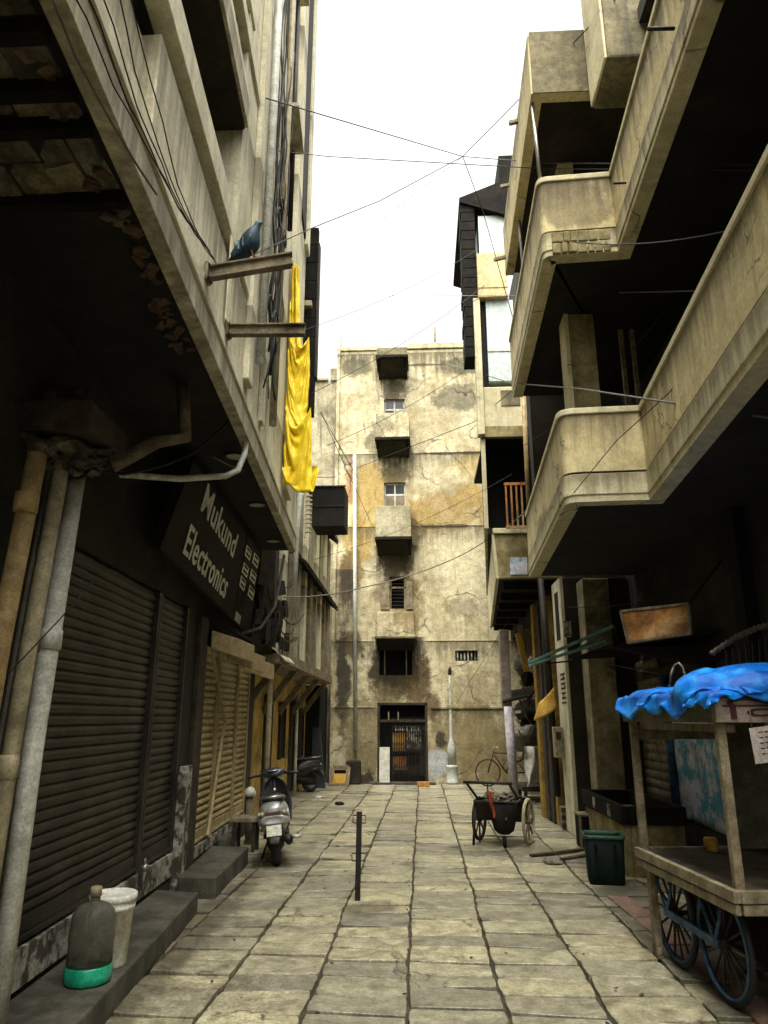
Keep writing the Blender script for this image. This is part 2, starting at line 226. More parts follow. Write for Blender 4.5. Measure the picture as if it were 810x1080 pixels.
# ------------------------------------------------------------------ mesh helpers
class MB:
    def __init__(s): s.v = []; s.f = []; s.sm = []
    def add(s, vs, fs, smooth=False):
        n = len(s.v); s.v += [V(p) for p in vs]
        for f in fs: s.f.append([i + n for i in f]); s.sm.append(smooth)
        return s
    def hexa(s, p):                                   # p: 4 bottom (ccw from above) + 4 top
        return s.add(p, [(3, 2, 1, 0), (4, 5, 6, 7), (0, 1, 5, 4), (1, 2, 6, 5), (2, 3, 7, 6), (3, 0, 4, 7)])
    def box(s, x0, x1, y0, y1, z0, z1, M=None):
        p = [V(q) for q in ((x0, y0, z0), (x1, y0, z0), (x1, y1, z0), (x0, y1, z0), (x0, y0, z1), (x1, y0, z1), (x1, y1, z1), (x0, y1, z1))]
        return s.hexa([M @ q for q in p] if M else p)
    def prism(s, poly, z0, z1):
        n = len(poly)
        vs = [(x, y, z0) for x, y in poly] + [(x, y, z1) for x, y in poly]
        return s.add(vs, [tuple(range(n - 1, -1, -1)), tuple(range(n, 2 * n))] + [(i, (i + 1) % n, n + (i + 1) % n, n + i) for i in range(n)])
    def quad(s, a, b, c, d, t):                       # slab from a quad, extruded by vector t
        return s.hexa([V(a), V(b), V(c), V(d), V(a) + t, V(b) + t, V(c) + t, V(d) + t])
    def bar(s, a, b, w, h=None, upv=(0, 0, 1)):
        a = V(a); b = V(b); h = h or w; d = (b - a).normalized(); u = V(upv)
        if abs(d.dot(u)) > 0.98: u = V((0, 1, 0))
        x = d.cross(u).normalized(); y = x.cross(d)
        c = [(-1, -1), (1, -1), (1, 1), (-1, 1)]
        vs = [e + x * (i * w / 2) + y * (j * h / 2) for e in (a, b) for i, j in c]
        return s.hexa(vs)
    def tube(s, pts, r, n=8, cap=True):
        pts = [V(p) for p in pts]; rings = []
        for i, p in enumerate(pts):
            d = (pts[min(i + 1, len(pts) - 1)] - pts[max(i - 1, 0)]).normalized()
            u = V((0, 0, 1)) if abs(d.z) < 0.95 else V((0, 1, 0))
            if i == 0: x = d.cross(u).normalized()
            else: x = (x - d * x.dot(d)).normalized()
            y = d.cross(x); rr = r[i] if isinstance(r, (list, tuple)) else r
            rings.append([p + (x * math.cos(2 * math.pi * k / n) + y * math.sin(2 * math.pi * k / n)) * rr for k in range(n)])
        return s.loft(rings, cap)
    def loft(s, rings, cap=True, smooth=True):
        n = len(rings[0]); vs = [p for r in rings for p in r]; fs = []
        for i in range(len(rings) - 1):
            for k in range(n): fs.append((i * n + k, i * n + (k + 1) % n, (i + 1) * n + (k + 1) % n, (i + 1) * n + k))
        if cap: fs += [tuple(range(n - 1, -1, -1)), tuple(range((len(rings) - 1) * n, len(rings) * n))]
        return s.add(vs, fs, smooth)
    def lathe(s, c, prof, n=28, axis='z', cap=True):
        c = V(c); rings = []
        for r, h in prof:
            ring = []
            for k in range(n):
                a = 2 * math.pi * k / n; p = V((r * math.cos(a), r * math.sin(a), h))
                if axis == 'x': p = V((p.z, p.x, p.y))
                if axis == 'y': p = V((p.y, p.z, p.x))
                ring.append(c + p)
            rings.append(ring)
        return s.loft(rings, cap)
    def torus(s, c, R_, r, axis='x', n=36, k=8, M=None):
        rings = []
        for i in range(n + 1):
            a = 2 * math.pi * i / n; ring = []
            for j in range(k):
                b = 2 * math.pi * j / k; q = R_ + r * math.cos(b)
                p = V((r * math.sin(b), q * math.cos(a), q * math.sin(a)))
                if axis == 'y': p = V((p.y, p.x, p.z))
                ring.append(V(c) + (M @ p if M else p))
            rings.append(ring)
        return s.loft(rings, False)
    def grid(s, fn, nu, nv, smooth=True):
        vs = [fn(i / nu, j / nv) for j in range(nv + 1) for i in range(nu + 1)]
        return s.add(vs, [(j * (nu + 1) + i, j * (nu + 1) + i + 1, (j + 1) * (nu + 1) + i + 1, (j + 1) * (nu + 1) + i) for j in range(nv) for i in range(nu)], smooth)


import numpy as np
def cloth(P, L0, pin, collide, steps=220, iters=10, grav=9.8, damp=0.97, bend=0.25, seed=1):
    """position based cloth: P (ny,nx,3) start, L0 = rest spacing along u and v"""
    rng = np.random.default_rng(seed); P = P.copy(); Q = P.copy(); dt = 1 / 60; ny, nx, _ = P.shape
    W = np.where(pin, 0.0, 1.0)[..., None]; P0 = P.copy()
    lu, lv = L0; ld = math.hypot(lu, lv); cons = []
    for st_ in (0, 1):
        cons.append(((slice(None), slice(st_, nx - 1, 2)), (slice(None), slice(st_ + 1, nx, 2)), lu, 1.0))
        cons.append(((slice(st_, ny - 1, 2), slice(None)), (slice(st_ + 1, ny, 2), slice(None)), lv, 1.0))
        cons.append(((slice(st_, ny - 1, 2), slice(0, nx - 1)), (slice(st_ + 1, ny, 2), slice(1, nx)), ld, 0.5))
        cons.append(((slice(st_, ny - 1, 2), slice(1, nx)), (slice(st_ + 1, ny, 2), slice(0, nx - 1)), ld, 0.5))
    for st_ in range(3):
        n_ = len(range(st_, nx - 2, 3)); cons.append(((slice(None), slice(st_, st_ + 3 * n_, 3)), (slice(None), slice(st_ + 2, st_ + 2 + 3 * n_, 3)), 2 * lu, bend))
        n_ = len(range(st_, ny - 2, 3)); cons.append(((slice(st_, st_ + 3 * n_, 3), slice(None)), (slice(st_ + 2, st_ + 2 + 3 * n_, 3), slice(None)), 2 * lv, bend))
    hit = 0.0
    for t in range(steps):
        vel = (P - Q) * damp * (1 - .95 * hit); Q = P.copy(); P = P + W * (vel + np.array([0, 0, -grav * dt * dt]) + rng.normal(0, .0006, P.shape) * (t < steps * .6))
        for it in range(iters):
            for a, b, l, k in cons:
                A, B = P[a], P[b]; wa, wb = W[a], W[b]
                n_ = min(A.shape[0], B.shape[0]), min(A.shape[1], B.shape[1]); A, B, wa, wb = A[:n_[0], :n_[1]], B[:n_[0], :n_[1]], wa[:n_[0], :n_[1]], wb[:n_[0], :n_[1]]
                d = B - A; ln = np.sqrt((d * d).sum(-1, keepdims=True)) + 1e-9
                c_ = d * (k * (ln - l) / ln / np.maximum(wa + wb, 1e-6))
                if l > 1.6 * max(lu, lv) and k < 1: c_ = np.where(ln < l, c_, 0)
                A += c_ * wa; B -= c_ * wb
            P, hit = collide(P)
        P = np.where(pin[..., None], P0, P)
    return P
def cloth_mb(P):
    mb = MB(); ny, nx, _ = P.shape
    mb.add([V(p) for p in P.reshape(-1, 3)], [(j * nx + i, j * nx + i + 1, (j + 1) * nx + i + 1, (j + 1) * nx + i) for j in range(ny - 1) for i in range(nx - 1)], True)
    return mb


FR = {}
def thing(name, label, cat, loc=(0, 0, 0), rz=0.0, group=None):
    o = bpy.data.objects.new(name, None); COL.objects.link(o)
    o.location = loc; o.rotation_euler = (0, 0, rz); o.empty_display_size = 0.1
    o['label'] = label; o['category'] = cat
    if group: o['group'] = group
    FR[o.name] = Matrix.Translation(V(loc)) @ Matrix.Rotation(rz, 4, 'Z')
    return o


def obj(name, mb, mt, parent=None, local=False, label=None, cat=None, group=None, kind=None, bevel=0.0, solid=0.0, sub=0):
    me = bpy.data.meshes.new(name)
    inv = None
    if parent is not None and not local: inv = FR[parent.name].inverted()
    org = V((0, 0, 0))
    if parent is None and kind is None and mb.v:      # a one-mesh thing keeps its origin at its own base
        org = V((sum(p.x for p in mb.v) / len(mb.v), sum(p.y for p in mb.v) / len(mb.v), min(p.z for p in mb.v)))
    me.from_pydata([tuple(inv @ p) if inv else tuple(p - org) for p in mb.v], [], mb.f)
    bm = bmesh.new(); bm.from_mesh(me); bmesh.ops.recalc_face_normals(bm, faces=bm.faces); bm.to_mesh(me); bm.free()
    me.polygons.foreach_set('use_smooth', mb.sm); me.materials.append(mt)
    o = bpy.data.objects.new(name, me); COL.objects.link(o); o.location = org
    if parent is not None:
        o.parent = parent; FR[o.name] = FR[parent.name]
    if label: o['label'] = label
    if cat: o['category'] = cat
    if group: o['group'] = group
    if kind: o['kind'] = kind
    if solid:
        md = o.modifiers.new('solid', 'SOLIDIFY'); md.thickness = solid; md.offset = 0
    if sub:
        md = o.modifiers.new('sub', 'SUBSURF'); md.levels = sub; md.render_levels = sub
    if bevel:
        md = o.modifiers.new('bevel', 'BEVEL'); md.width = bevel; md.segments = 2; md.limit_method = 'ANGLE'; md.angle_limit = R(40)
    return o


def copy_tree(o, parent=None):
    c = o.copy(); COL.objects.link(c)
    if parent is not None: c.parent = parent
    FR[c.name] = FR[o.name]
    for ch in list(o.children): copy_tree(ch, c)
    return c


def text_mb(txt, fn, ext=0.01, bold=0.0):
    cu = bpy.data.curves.new('lettering', 'FONT'); cu.body = txt; cu.size = 1; cu.extrude = ext; cu.resolution_u = 3; cu.offset = bold; cu.space_character = 1.0 + bold * 5
    t = bpy.data.objects.new('lettering', cu); COL.objects.link(t)
    dg = bpy.context.evaluated_depsgraph_get(); me = bpy.data.meshes.new_from_object(t.evaluated_get(dg))
    xs = [v.co.x for v in me.vertices] or [0]; x0, x1 = min(xs), max(xs)
    mb = MB(); mb.add([fn((v.co.x - x0) / max(x1 - x0, 1e-6), v.co.y / 0.72, v.co.z) for v in me.vertices], [tuple(p.vertices) for p in me.polygons])
    bpy.data.objects.remove(t); bpy.data.curves.remove(cu); bpy.data.meshes.remove(me)
    return mb


def wall_holes(mb, fn, u0, u1, z0, z1, holes, th):
    """fn(u,d,z) -> point; d grows away from the viewer side; holes are (u0,u1,z0,z1)"""
    us = sorted({u0, u1, *[h[0] for h in holes], *[h[1] for h in holes]}); zs = sorted({z0, z1, *[h[2] for h in holes], *[h[3] for h in holes]})
    for i in range(len(us) - 1):
        run = None
        for j in range(len(zs) - 1):
            cu, cz = (us[i] + us[i + 1]) / 2, (zs[j] + zs[j + 1]) / 2
            inside = any(h[0] < cu < h[1] and h[2] < cz < h[3] for h in holes)
            if not inside:
                a, b, c, d = us[i], us[i + 1], zs[j], zs[j + 1]
                vs = [fn(a, 0, c), fn(b, 0, c), fn(b, 0, d), fn(a, 0, d)]
                mb.add(vs, [(0, 1, 2, 3)]); mb.add([fn(a, th, c), fn(b, th, c), fn(b, th, d), fn(a, th, d)], [(3, 2, 1, 0)])
    for a, b, c, d in list(holes) + [(u0, u1, z0, z1)]:
        for p, q in (((a, c), (b, c)), ((b, c), (b, d)), ((b, d), (a, d)), ((a, d), (a, c))):
            mb.add([fn(p[0], 0, p[1]), fn(q[0], 0, q[1]), fn(q[0], th, q[1]), fn(p[0], th, p[1])], [(0, 1, 2, 3)])
    return mb


def offs(pts, d):                                      # offset a plan polyline to its left by d
    out = []
    for i, p in enumerate(pts):
        p = V(p); ns = []
        for a, b in ((i - 1, i), (i, i + 1)):
            if 0 <= a and b < len(pts):
                e = (V(pts[b]) - V(pts[a])).normalized(); ns.append(V((-e.y, e.x)))
        n = sum(ns, V((0, 0))).normalized(); k = 1 / max(0.35, n.dot(ns[0]))
        out.append(p + n * d * k)
    return out


def ribbon(mb, pts, d0, d1, z0, z1):
    a = offs(pts, d0); b = offs(pts, d1)
    for i in range(len(pts) - 1):
        q = [a[i], a[i + 1], b[i + 1], b[i]]
        mb.add([(p.x, p.y, z0) for p in q] + [(p.x, p.y, z1) for p in q], [(3, 2, 1, 0), (4, 5, 6, 7), (0, 1, 5, 4), (2, 3, 7, 6)] + ([(3, 0, 4, 7)] if i == 0 else []) + ([(1, 2, 6, 5)] if i == len(pts) - 2 else []))
    return mb


def sag(a, b, s, n=14):
    a = V(a); b = V(b)
    return [a.lerp(b, t / n) - V((0, 0, s * 4 * (t / n) * (1 - t / n))) for t in range(n + 1)]


def fz(p, s=1.0, seed=0): return noise.noise(V(p) * s + V((seed * 17.3, seed * 5.1, seed * 9.7)))

def blob(mb, c, rx, ry, rz_, seed, amp=.35, n=16):
    rings = []
    for i in range(n + 1):
        th = math.pi * i / n; ring = []
        for k in range(20):
            a = 2 * math.pi * k / 20; d = V((math.sin(th) * math.cos(a), math.sin(th) * math.sin(a), math.cos(th)))
            s_ = 1 + amp * fz(d * 1.6, 1, seed) + amp * .4 * fz(d * 4.5, 1, seed + 9); ring.append(V(c) + V((d.x * rx, d.y * ry, d.z * rz_)) * s_)
        rings.append(ring)
    mb.loft(rings, False)

# ------------------------------------------------------------------ ground and flagstones
g = MB(); g.add([(-150, -150, -0.03), (150, -150, -0.03), (150, 250, -0.03), (-150, 250, -0.03)], [(0, 1, 2, 3)])
obj('ground', g, m['mud'], kind='structure')
pv = MB()
edges = [-3.9, -3.27, -2.64, -2.01, -1.38, -0.76, -0.14, 0.49, 1.12, 1.75, 2.38, 3.0, 3.65]
for k in range(len(edges) - 1):
    y = -7 + random.random() * 0.3
    wob = lambda yy, e, kk: e + 0.02 * fz((kk * 3.1, yy * 0.9, 0)) + 0.012 * fz((kk * 3.1, yy * 2.0, 5))
    while y < 21.6:
        ln = random.choice([0.26, 0.32, 0.38, 0.44, 0.50, 0.34, 0.29, 0.4])
        ya, yb = y, y + ln; y = yb
        g1 = random.uniform(0.005, 0.013); g2 = random.uniform(0.003, 0.008)
        sk = random.uniform(-0.03, 0.03); sk2 = random.uniform(-0.03, 0.03)
        x0a, x0b = wob(ya, edges[k], k), wob(yb, edges[k], k); x1a, x1b = wob(ya, edges[k + 1], k + 1), wob(yb, edges[k + 1], k + 1)
        zt = random.uniform(-0.008, 0.006); tl = random.uniform(-0.007, 0.007); tl2 = random.uniform(-0.007, 0.007)
        if random.random() < 0.07: zt -= 0.012
        c4 = [(x0a + g2, ya + g1 + sk), (x1a - g2, ya + g1 - sk), (x1b - g2, yb - g1 - sk2), (x0b + g2, yb - g1 + sk2)]
        # subdivided outline with chipped edges
        ring = []
        for i in range(4):
            p, q = V(c4[i]), V(c4[(i + 1) % 4])
            for t in (0, 0.25, 0.5, 0.75):
                w = p.lerp(q, t); nrm = V((c4[0][0] + c4[2][0], c4[0][1] + c4[2][1])) / 2 - w
                ring.append(w + nrm.normalized() * (random.uniform(0, 0.010) + (0.010 if t == 0 else 0)))
        cen = sum(ring, V((0, 0))) / len(ring); n = len(ring)
        zf = lambda p: zt + tl * (p.x - cen.x) / 0.3 + tl2 * (p.y - cen.y) / 0.25
        o3 = [V((p.x, p.y, -0.04)) for p in ring]; o2 = [V((p.x, p.y, zf(p) - 0.004)) for p in ring]
        o1 = [V((*(p + (cen - p).normalized() * 0.004), zf(p))) for p in ring]
        pv.add(o3 + o2 + o1, [(i, (i + 1) % n, n + (i + 1) % n, n + i) for i in range(n)] + [(n + i, n + (i + 1) % n, 2 * n + (i + 1) % n, 2 * n + i) for i in range(n)] + [tuple(range(2 * n, 3 * n))])
obj('pavement', pv, m['stone'], kind='structure')
kb = MB()
a, b = G(812, 1090), G(640, 945)
for i in range(4):
    t0, t1 = i / 4, (i + 1) / 4 - 0.01
    p, q = a.lerp(b, t0), a.lerp(b, t1)
    kb.hexa([p + V((0, 0, -.03)), p + V((.2, 0, -.03)), q + V((.2, 0, -.03)), q + V((0, 0, -.03)), p + V((0, 0, .012)), p + V((.2, 0, .012)), q + V((.2, 0, .012)), q + V((0, 0, .012))])
obj('kerb', kb, m['red_stone'], kind='structure', bevel=0.008)

# ------------------------------------------------------------------ LEFT BUILDING
def LU(Y): return -1.09 - 0.078 * Y                   # outer face of the overhang
def LS(Y): return -2.2 - 0.05 * Y                     # shop front
def lbox(mb, pf, Y0, Y1, d0, d1, z0, z1):
    return mb.hexa([V((pf(Y0) + d0, Y0, z0)), V((pf(Y0) + d1, Y0, z0)), V((pf(Y1) + d1, Y1, z0)), V((pf(Y1) + d0, Y1, z0)),
                    V((pf(Y0) + d0, Y0, z1)), V((pf(Y0) + d1, Y0, z1)), V((pf(Y1) + d1, Y1, z1)), V((pf(Y1) + d0, Y1, z1))])
ZS = 4.25
YE = 10.84
lb = thing('shop_building', 'tall pale plastered building with sooty, shade-dark overhang above shuttered shops on the left of the lane', 'building', (-3, 4, 0))
w = MB()
for y0, y1, z0, z1 in ((-8, 4.35, 0, 4.6), (4.35, 11.95, 2.95, 4.6), (7.95, 8.7, 0, 2.95), (11.95, 12.3, 0, 4.6), (4.35, 7.95, 0, 0.2), (8.7, 11.95, 0, 0.2)):
    lbox(w, LS, y0, y1, -0.5, 0, z0, z1)
lbox(w, LS, 4.3, 12, -1.2, -0.5, 0, 4.6)
obj('wall', w, m['soot_shade_wall'], lb)
w = MB(); lbox(w, LS, 4.36, 7.94, -0.3, 0.015, 0.2, 0.42)
obj('plinth', w, m['white_peel'], lb)
w = MB(); lbox(w, LS, 8.72, 11.93, -0.3, 0.01, 0.2, 0.32)
obj('plinth', w, m['white_peel'], lb)
w = MB(); lbox(w, LS, 8.02, 8.30, 0.0, 0.07, 0.0, 1.25); lbox(w, LS, 7.97, 8.06, 0.0, 0.09, 0.0, 1.2)
obj('door_jamb', w, m['white_peel'], lb, label='peeling whitewashed door jamb', bevel=0.01)
w = MB(); lbox(w, LS, 8.32, 8.66, 0.0, 0.06, 0.0, 2.9)
obj('pier', w, m['wood_dark'], lb, bevel=0.01)

def shutter(y0, y1, z0, z1, mt, pitch=0.075, d=-0.05, label=None, amp=0.024):
    s = MB(); n = int((z1 - z0 - 0.14) / pitch); prof = []
    for i in range(n):
        zz = z0 + 0.14 + i * pitch
        for k in range(5):
            t = k / 5; prof.append((d + amp * math.sin(math.pi * t) ** 0.7 - 0.004, zz + t * pitch))
    prof.append((d, z1))
    ny = 16
    dent = lambda yy, zz: .012 * fz((yy * 1.7, zz * 1.3, d)) - .012 * max(0, .5 - abs(fz((yy * .9, zz * .8, 9 + y0))) * 4)
    for i in range(len(prof) - 1):
        (da, za), (db, zb) = prof[i], prof[i + 1]
        for j in range(ny):
            ya, yb = y0 + (y1 - y0) * j / ny, y0 + (y1 - y0) * (j + 1) / ny
            s.add([(LS(ya) + da + dent(ya, za), ya, za), (LS(yb) + da + dent(yb, za), yb, za), (LS(yb) + db + dent(yb, zb), yb, zb), (LS(ya) + db + dent(ya, zb), ya, zb)], [(0, 1, 2, 3)], i % 5 != 4)
    o = obj('shutter', s, mt, lb, label=label)
    r = MB(); lbox(r, LS, y0 + 0.01, y1 - 0.01, d - 0.03, d + 0.03, z0, z0 + 0.15); lbox(r, LS, y0 + 0.01, y1 - 0.01, d + 0.03, d + 0.05, z0 + 0.02, z0 + 0.05)
    obj('bottom_rail', r, mt, o, bevel=0.004)
    for yy in (y0 - 0.035, y1 - 0.015):
        r = MB(); lbox(r, LS, yy, yy + 0.05, d - 0.04, d + 0.055, z0 - 0.01, z1)
        obj('guide_rail', r, mt, o, bevel=0.004)
    return o
s1 = shutter(4.42, 6.86, 0.43, 2.93, m['shut_dark'])
s2 = shutter(6.95, 7.9, 0.43, 2.93, m['shut_dark'])
lk = MB(); lk.lathe((LS(6.9) + 0.06, 6.9, 0.47), [(0.0, -0.03), (0.03, -0.025), (0.035, 0.0), (0.03, 0.025), (0.0, 0.03)], 12, 'x'); lk.torus((LS(6.9) + 0.06, 6.9, 0.52), 0.024, 0.006)
obj('padlock', lk, m['chrome'], s1)
s3 = shutter(8.78, 9.62, 0.33, 2.62, m['shut_tan'], 0.085, amp=.036); s4 = shutter(9.72, 10.9, 0.33, 2.62, m['shut_tan'], 0.085, amp=.036); s5 = shutter(11.0, 11.85, 0.33, 2.62, m['shut_tan'], 0.085, amp=.036)
br = MB(); br.bar((LS(8.9) + 0.06, 8.9, 2.55), (LS(9.9) + 0.04, 9.95, 1.7), 0.03); br.bar((LS(9.9) + 0.04, 9.95, 1.7), (LS(9.0) + 0.07, 9.2, 0.4), 0.03)
obj('brace', br, m['shut_tan'], s3)
# soffit with rubble vaulting and steel joists
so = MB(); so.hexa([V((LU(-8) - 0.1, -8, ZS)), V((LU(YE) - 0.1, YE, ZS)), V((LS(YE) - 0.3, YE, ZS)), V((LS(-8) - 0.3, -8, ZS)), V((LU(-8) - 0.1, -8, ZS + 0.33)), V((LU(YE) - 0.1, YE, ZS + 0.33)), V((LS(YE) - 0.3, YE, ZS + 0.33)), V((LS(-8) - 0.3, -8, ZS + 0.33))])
obj('soffit', so, m['soot_shade'], lb)
rb = MB()
ys = [G(50, yy, ZS).y for yy in (-60, 25, 88, 128, 208)]
joists = [ys[0], ys[1], ys[2], ys[3], ys[4]]
for i in range(len(joists) - 1):
    ya, yb = joists[i] + 0.03, joists[i + 1] - 0.03
    x = LU(ya) - 0.16
    while x > -2.35:
        wdt = random.uniform(0.10, 0.2)
        nrow = max(1, int((yb - ya) / 0.16))
        for r_ in range(nrow):
            a0 = ya + (yb - ya) * r_ / nrow; a1 = ya + (yb - ya) * (r_ + 1) / nrow - 0.012
            zz = ZS - random.uniform(0.0, 0.035); t = random.uniform(-0.02, 0.02)
            rb.hexa([V((x - wdt + 0.012, a0, zz + t)), V((x, a0 + t, zz)), V((x, a1, zz - t)), V((x - wdt + 0.012, a1 + t, zz)), V((x - wdt, a0, ZS + 0.02)), V((x, a0, ZS + 0.02)), V((x, a1, ZS + 0.02)), V((x - wdt, a1, ZS + 0.02))])
        x -= wdt
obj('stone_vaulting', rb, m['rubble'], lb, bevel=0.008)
for yy in joists:
    j = MB(); j.box(-2.45, LU(yy) - 0.12, yy - 0.03, yy + 0.03, ZS - 0.07, ZS + 0.01)
    obj('joist', j, m['tin_dark'], lb)
bk = MB()
for i in range(60):
    t = random.random(); yy = 2.1 + t * 2.4
    x = LU(yy) - random.uniform(0.15, 0.27); s_ = random.uniform(0.015, 0.035)
    M_ = Matrix.Translation((x, yy, ZS - random.uniform(-0.01, 0.03))) @ Matrix.Rotation(random.uniform(0, 3), 4, 'Z') @ Matrix.Rotation(random.uniform(-.5, .5), 4, 'X')
    bk.box(-s_, s_, -s_ * 1.4, s_ * 1.4, -s_ * 0.6, s_ * 0.6, M_)
obj('broken_edge', bk, m['brick'], lb, bevel=0.008, kind='stuff')
fa = MB(); lbox(fa, LU, -8, YE, -0.1, 0, ZS - 0.03, ZS + 0.16); lbox(fa, LU, -8, YE, -0.1, -0.025, ZS + 0.16, ZS + 0.19); lbox(fa, LU, -8, YE, -0.1, 0.012, ZS + 0.19, ZS + 0.33)
obj('fascia', fa, m['beige_left'], lb, bevel=0.006)
# upper storeys: open balconies near, plain wall farther along
YB = 5.0
levels = [4.58, 7.0, 9.6, 12.4]
up_ = MB(); lbox(up_, LU, YB, YE, -3.0, 0, ZS + 0.33, 15.6); lbox(up_, LU, -8, 0.4, -3.0, 0, ZS + 0.33, 15.6); 
obj('upper_wall', up_, m['beige_left'], lb)
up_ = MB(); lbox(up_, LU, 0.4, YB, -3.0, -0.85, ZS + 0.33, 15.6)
obj('recessed_wall', up_, m['soot_shade_wall'], lb)  # recess shade is painted in by the dark wall colour
for i, z in enumerate(levels):
    top = (levels + [15.3])[i + 1]
    if i:
        sl = MB(); lbox(sl, LU, 0.4, YB, -0.85, 0.02, z - 0.38, z)
        obj('balcony_slab', sl, m['soot_shade_wall'], lb, bevel=0.01)
        ed = MB(); lbox(ed, LU, 0.4, YB, 0.02, 0.05, z - 0.36, z - 0.02)
        obj('slab_edge', ed, m['beige_left'], lb, bevel=0.006)
    pa = MB(); h = 0.62 if i == 0 else 0.0
    if i == 0:
        lbox(pa, LU, 2.88, YB, -0.12, 0.0, z, z + h); lbox(pa, LU, 0.4, 2.88, -0.2, -0.08, z, z + h - 0.08)
        obj('parapet', pa, m['beige_left'], lb, bevel=0.01)
    ra = MB(); lbox(ra, LU, 0.4, YB + 0.6, -0.1, 0.03, z + h + (.17 if i == 0 else .5), z + h + (.43 if i == 0 else .66))
    obj('coping_rail', ra, m['beige_left'], lb, bevel=0.008)
    if i:
        ra = MB(); lbox(ra, LU, 0.4, YB + 0.2, -0.1, 0.02, z + .95, z + 1.08); obj('coping_rail', ra, m['beige_left'], lb, bevel=0.008)
    for yy in (1.2, 3.4, 4.7):
        po = MB(); lbox(po, LU, yy, yy + 0.16, -0.18, -0.04, z + h - 0.02, z + h + (.2 if i == 0 else 1.0))
        obj('stub_post', po, m['beige_left'], lb)
    dr = MB(); lbox(dr, LU, 1.4, 3.9, -0.95, -0.83, z + 0.05, top - 0.45)
    obj('door', dr, m['wood_dark'], lb, bevel=0.01)
    if i:
        for yy in (7.25,):
            fr = MB()
            lbox(fr, LU, yy, yy + 0.05, 0, 0.04, z + 0.6, z + 1.9); lbox(fr, LU, yy + 0.55, yy + 0.6, 0, 0.04, z + 0.6, z + 1.9)
            lbox(fr, LU, yy, yy + 0.6, 0, 0.045, z + 0.55, z + 0.6); lbox(fr, LU, yy, yy + 0.6, 0, 0.05, z + 1.9, z + 1.96)
            wi = obj('window', fr, m['wood_dark'], lb)
            pn = MB(); lbox(pn, LU, yy + 0.05, yy + 0.55, -0.02, 0.012, z + 0.6, z + 1.9); obj('pane', pn, m['black'], wi)
            ch = MB(); lbox(ch, LU, yy - 0.1, yy + 0.7, 0, 0.22, z + 2.05, z + 2.11); obj('sunshade', ch, m['beige_left'], wi, bevel=0.006)
p_ = MB(); lbox(p_, LU, 8.7, 9.28, 0, 0.07, ZS + 0.33, 15.6)
obj('pilaster', p_, m['beige_left'], lb, bevel=0.01)
p_ = MB(); lbox(p_, LU, 5.62, 5.84, 0, 0.06, ZS + 0.33, 15.6); lbox(p_, LU, 6.55, 6.7, 0, 0.05, ZS + 0.33, 15.6)
obj('pilaster', p_, m['beige_left'], lb, bevel=0.01)
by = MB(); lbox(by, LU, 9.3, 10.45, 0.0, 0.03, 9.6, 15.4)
obj('dark_recess_panel', by, m['soot_shade_wall'], lb)  # raised strip; the shade of a recess is put into its colour
by = MB(); lbox(by, LU, 10.45, 10.82, 0.0, 0.07, 9.5, 15.4)
obj('bay_edge', by, m['beige_left'], lb, bevel=0.01)
rf = MB(); lbox(rf, LU, -8, YE, -3.0, 0.05, 15.6, 15.8)
obj('roof', rf, m['grime'], lb)
el = MB(); lbox(el, LU, 10.86, 11.95, -3.0, -0.95, 0.3, 14.6)
obj('end_wall', el, m['grime'], lb)

# steps
st = MB(); st.prism([(-1.72, 2.0), (-1.9, 4.62), (-2.135, 7.42), (LS(7.55) + 0.01, 7.5), (LS(2) + 0.01, 2.0)], -0.02, 0.17)
obj('doorstep', st, m['step'], label='long low stone doorstep under the dark shutter with a bottle on it', cat='step', bevel=0.015)
st = MB(); st.prism([(-2.11, 7.93), (-2.2, 9.72), (LS(9.8) + 0.01, 9.75), (LS(7.9) + 0.09, 7.93)], -0.02, 0.2)
obj('doorstep', st, m['step'], label='short grey stone doorstep below the tan shutter beside the scooter', cat='step', bevel=0.015)

# the slanted black signboard
A_, B_, C_ = V((-2.14, 6.3, 4.1)), V((-2.35, 10.26, 4.1)), V((-2.30, 6.02, 3.17))
sg = lambda x, y: pl(x, y, A_, B_, C_)
tl, tr, br_, blo = sg(203, 484), sg(275, 582), sg(264, 672), sg(167, 578)
nrm = (B_ - A_).cross(C_ - A_).normalized()
if nrm.x < 0: nrm = -nrm
sb = thing('shop_signboard', 'black slanted shop signboard lettered Mukund Electronics under the overhang', 'sign', (tl + tr + br_ + blo) / 4)
q = MB(); q.quad(blo, br_, tr, tl, -nrm * 0.09); obj('panel', q, m['sign_black'], sb, bevel=0.008)
q = MB()
for a, b in ((blo, br_), (br_, tr), (tr, tl), (tl, blo)): q.bar(a + nrm * 0.004, b + nrm * 0.004, 0.025, 0.025, nrm)
obj('frame', q, m['tin_dark'], sb)
def sign_text(txt, o, e, t, name='letters', mt=None):
    o, e, t = sg(*o), sg(*e), sg(*t)
    return obj(name, text_mb(txt, lambda u, v, z: o + (e - o) * u + (t - o) * v + nrm * (0.006 + max(z, 0)), 0.004, 0.014), mt or m['letter'], sb)
def fatter(o, w=0.012):
    return o
sign_text('Mukund', (211, 537), (245, 588), (219, 508)); sign_text('Electronics', (192, 582), (236, 631), (201, 551))
q = MB(); a, b = sg(261, 562), sg(247, 645); q.bar(a + nrm * .003, b + nrm * .003, 0.02, 0.01, nrm); obj('panel_joint', q, m['black'], sb)
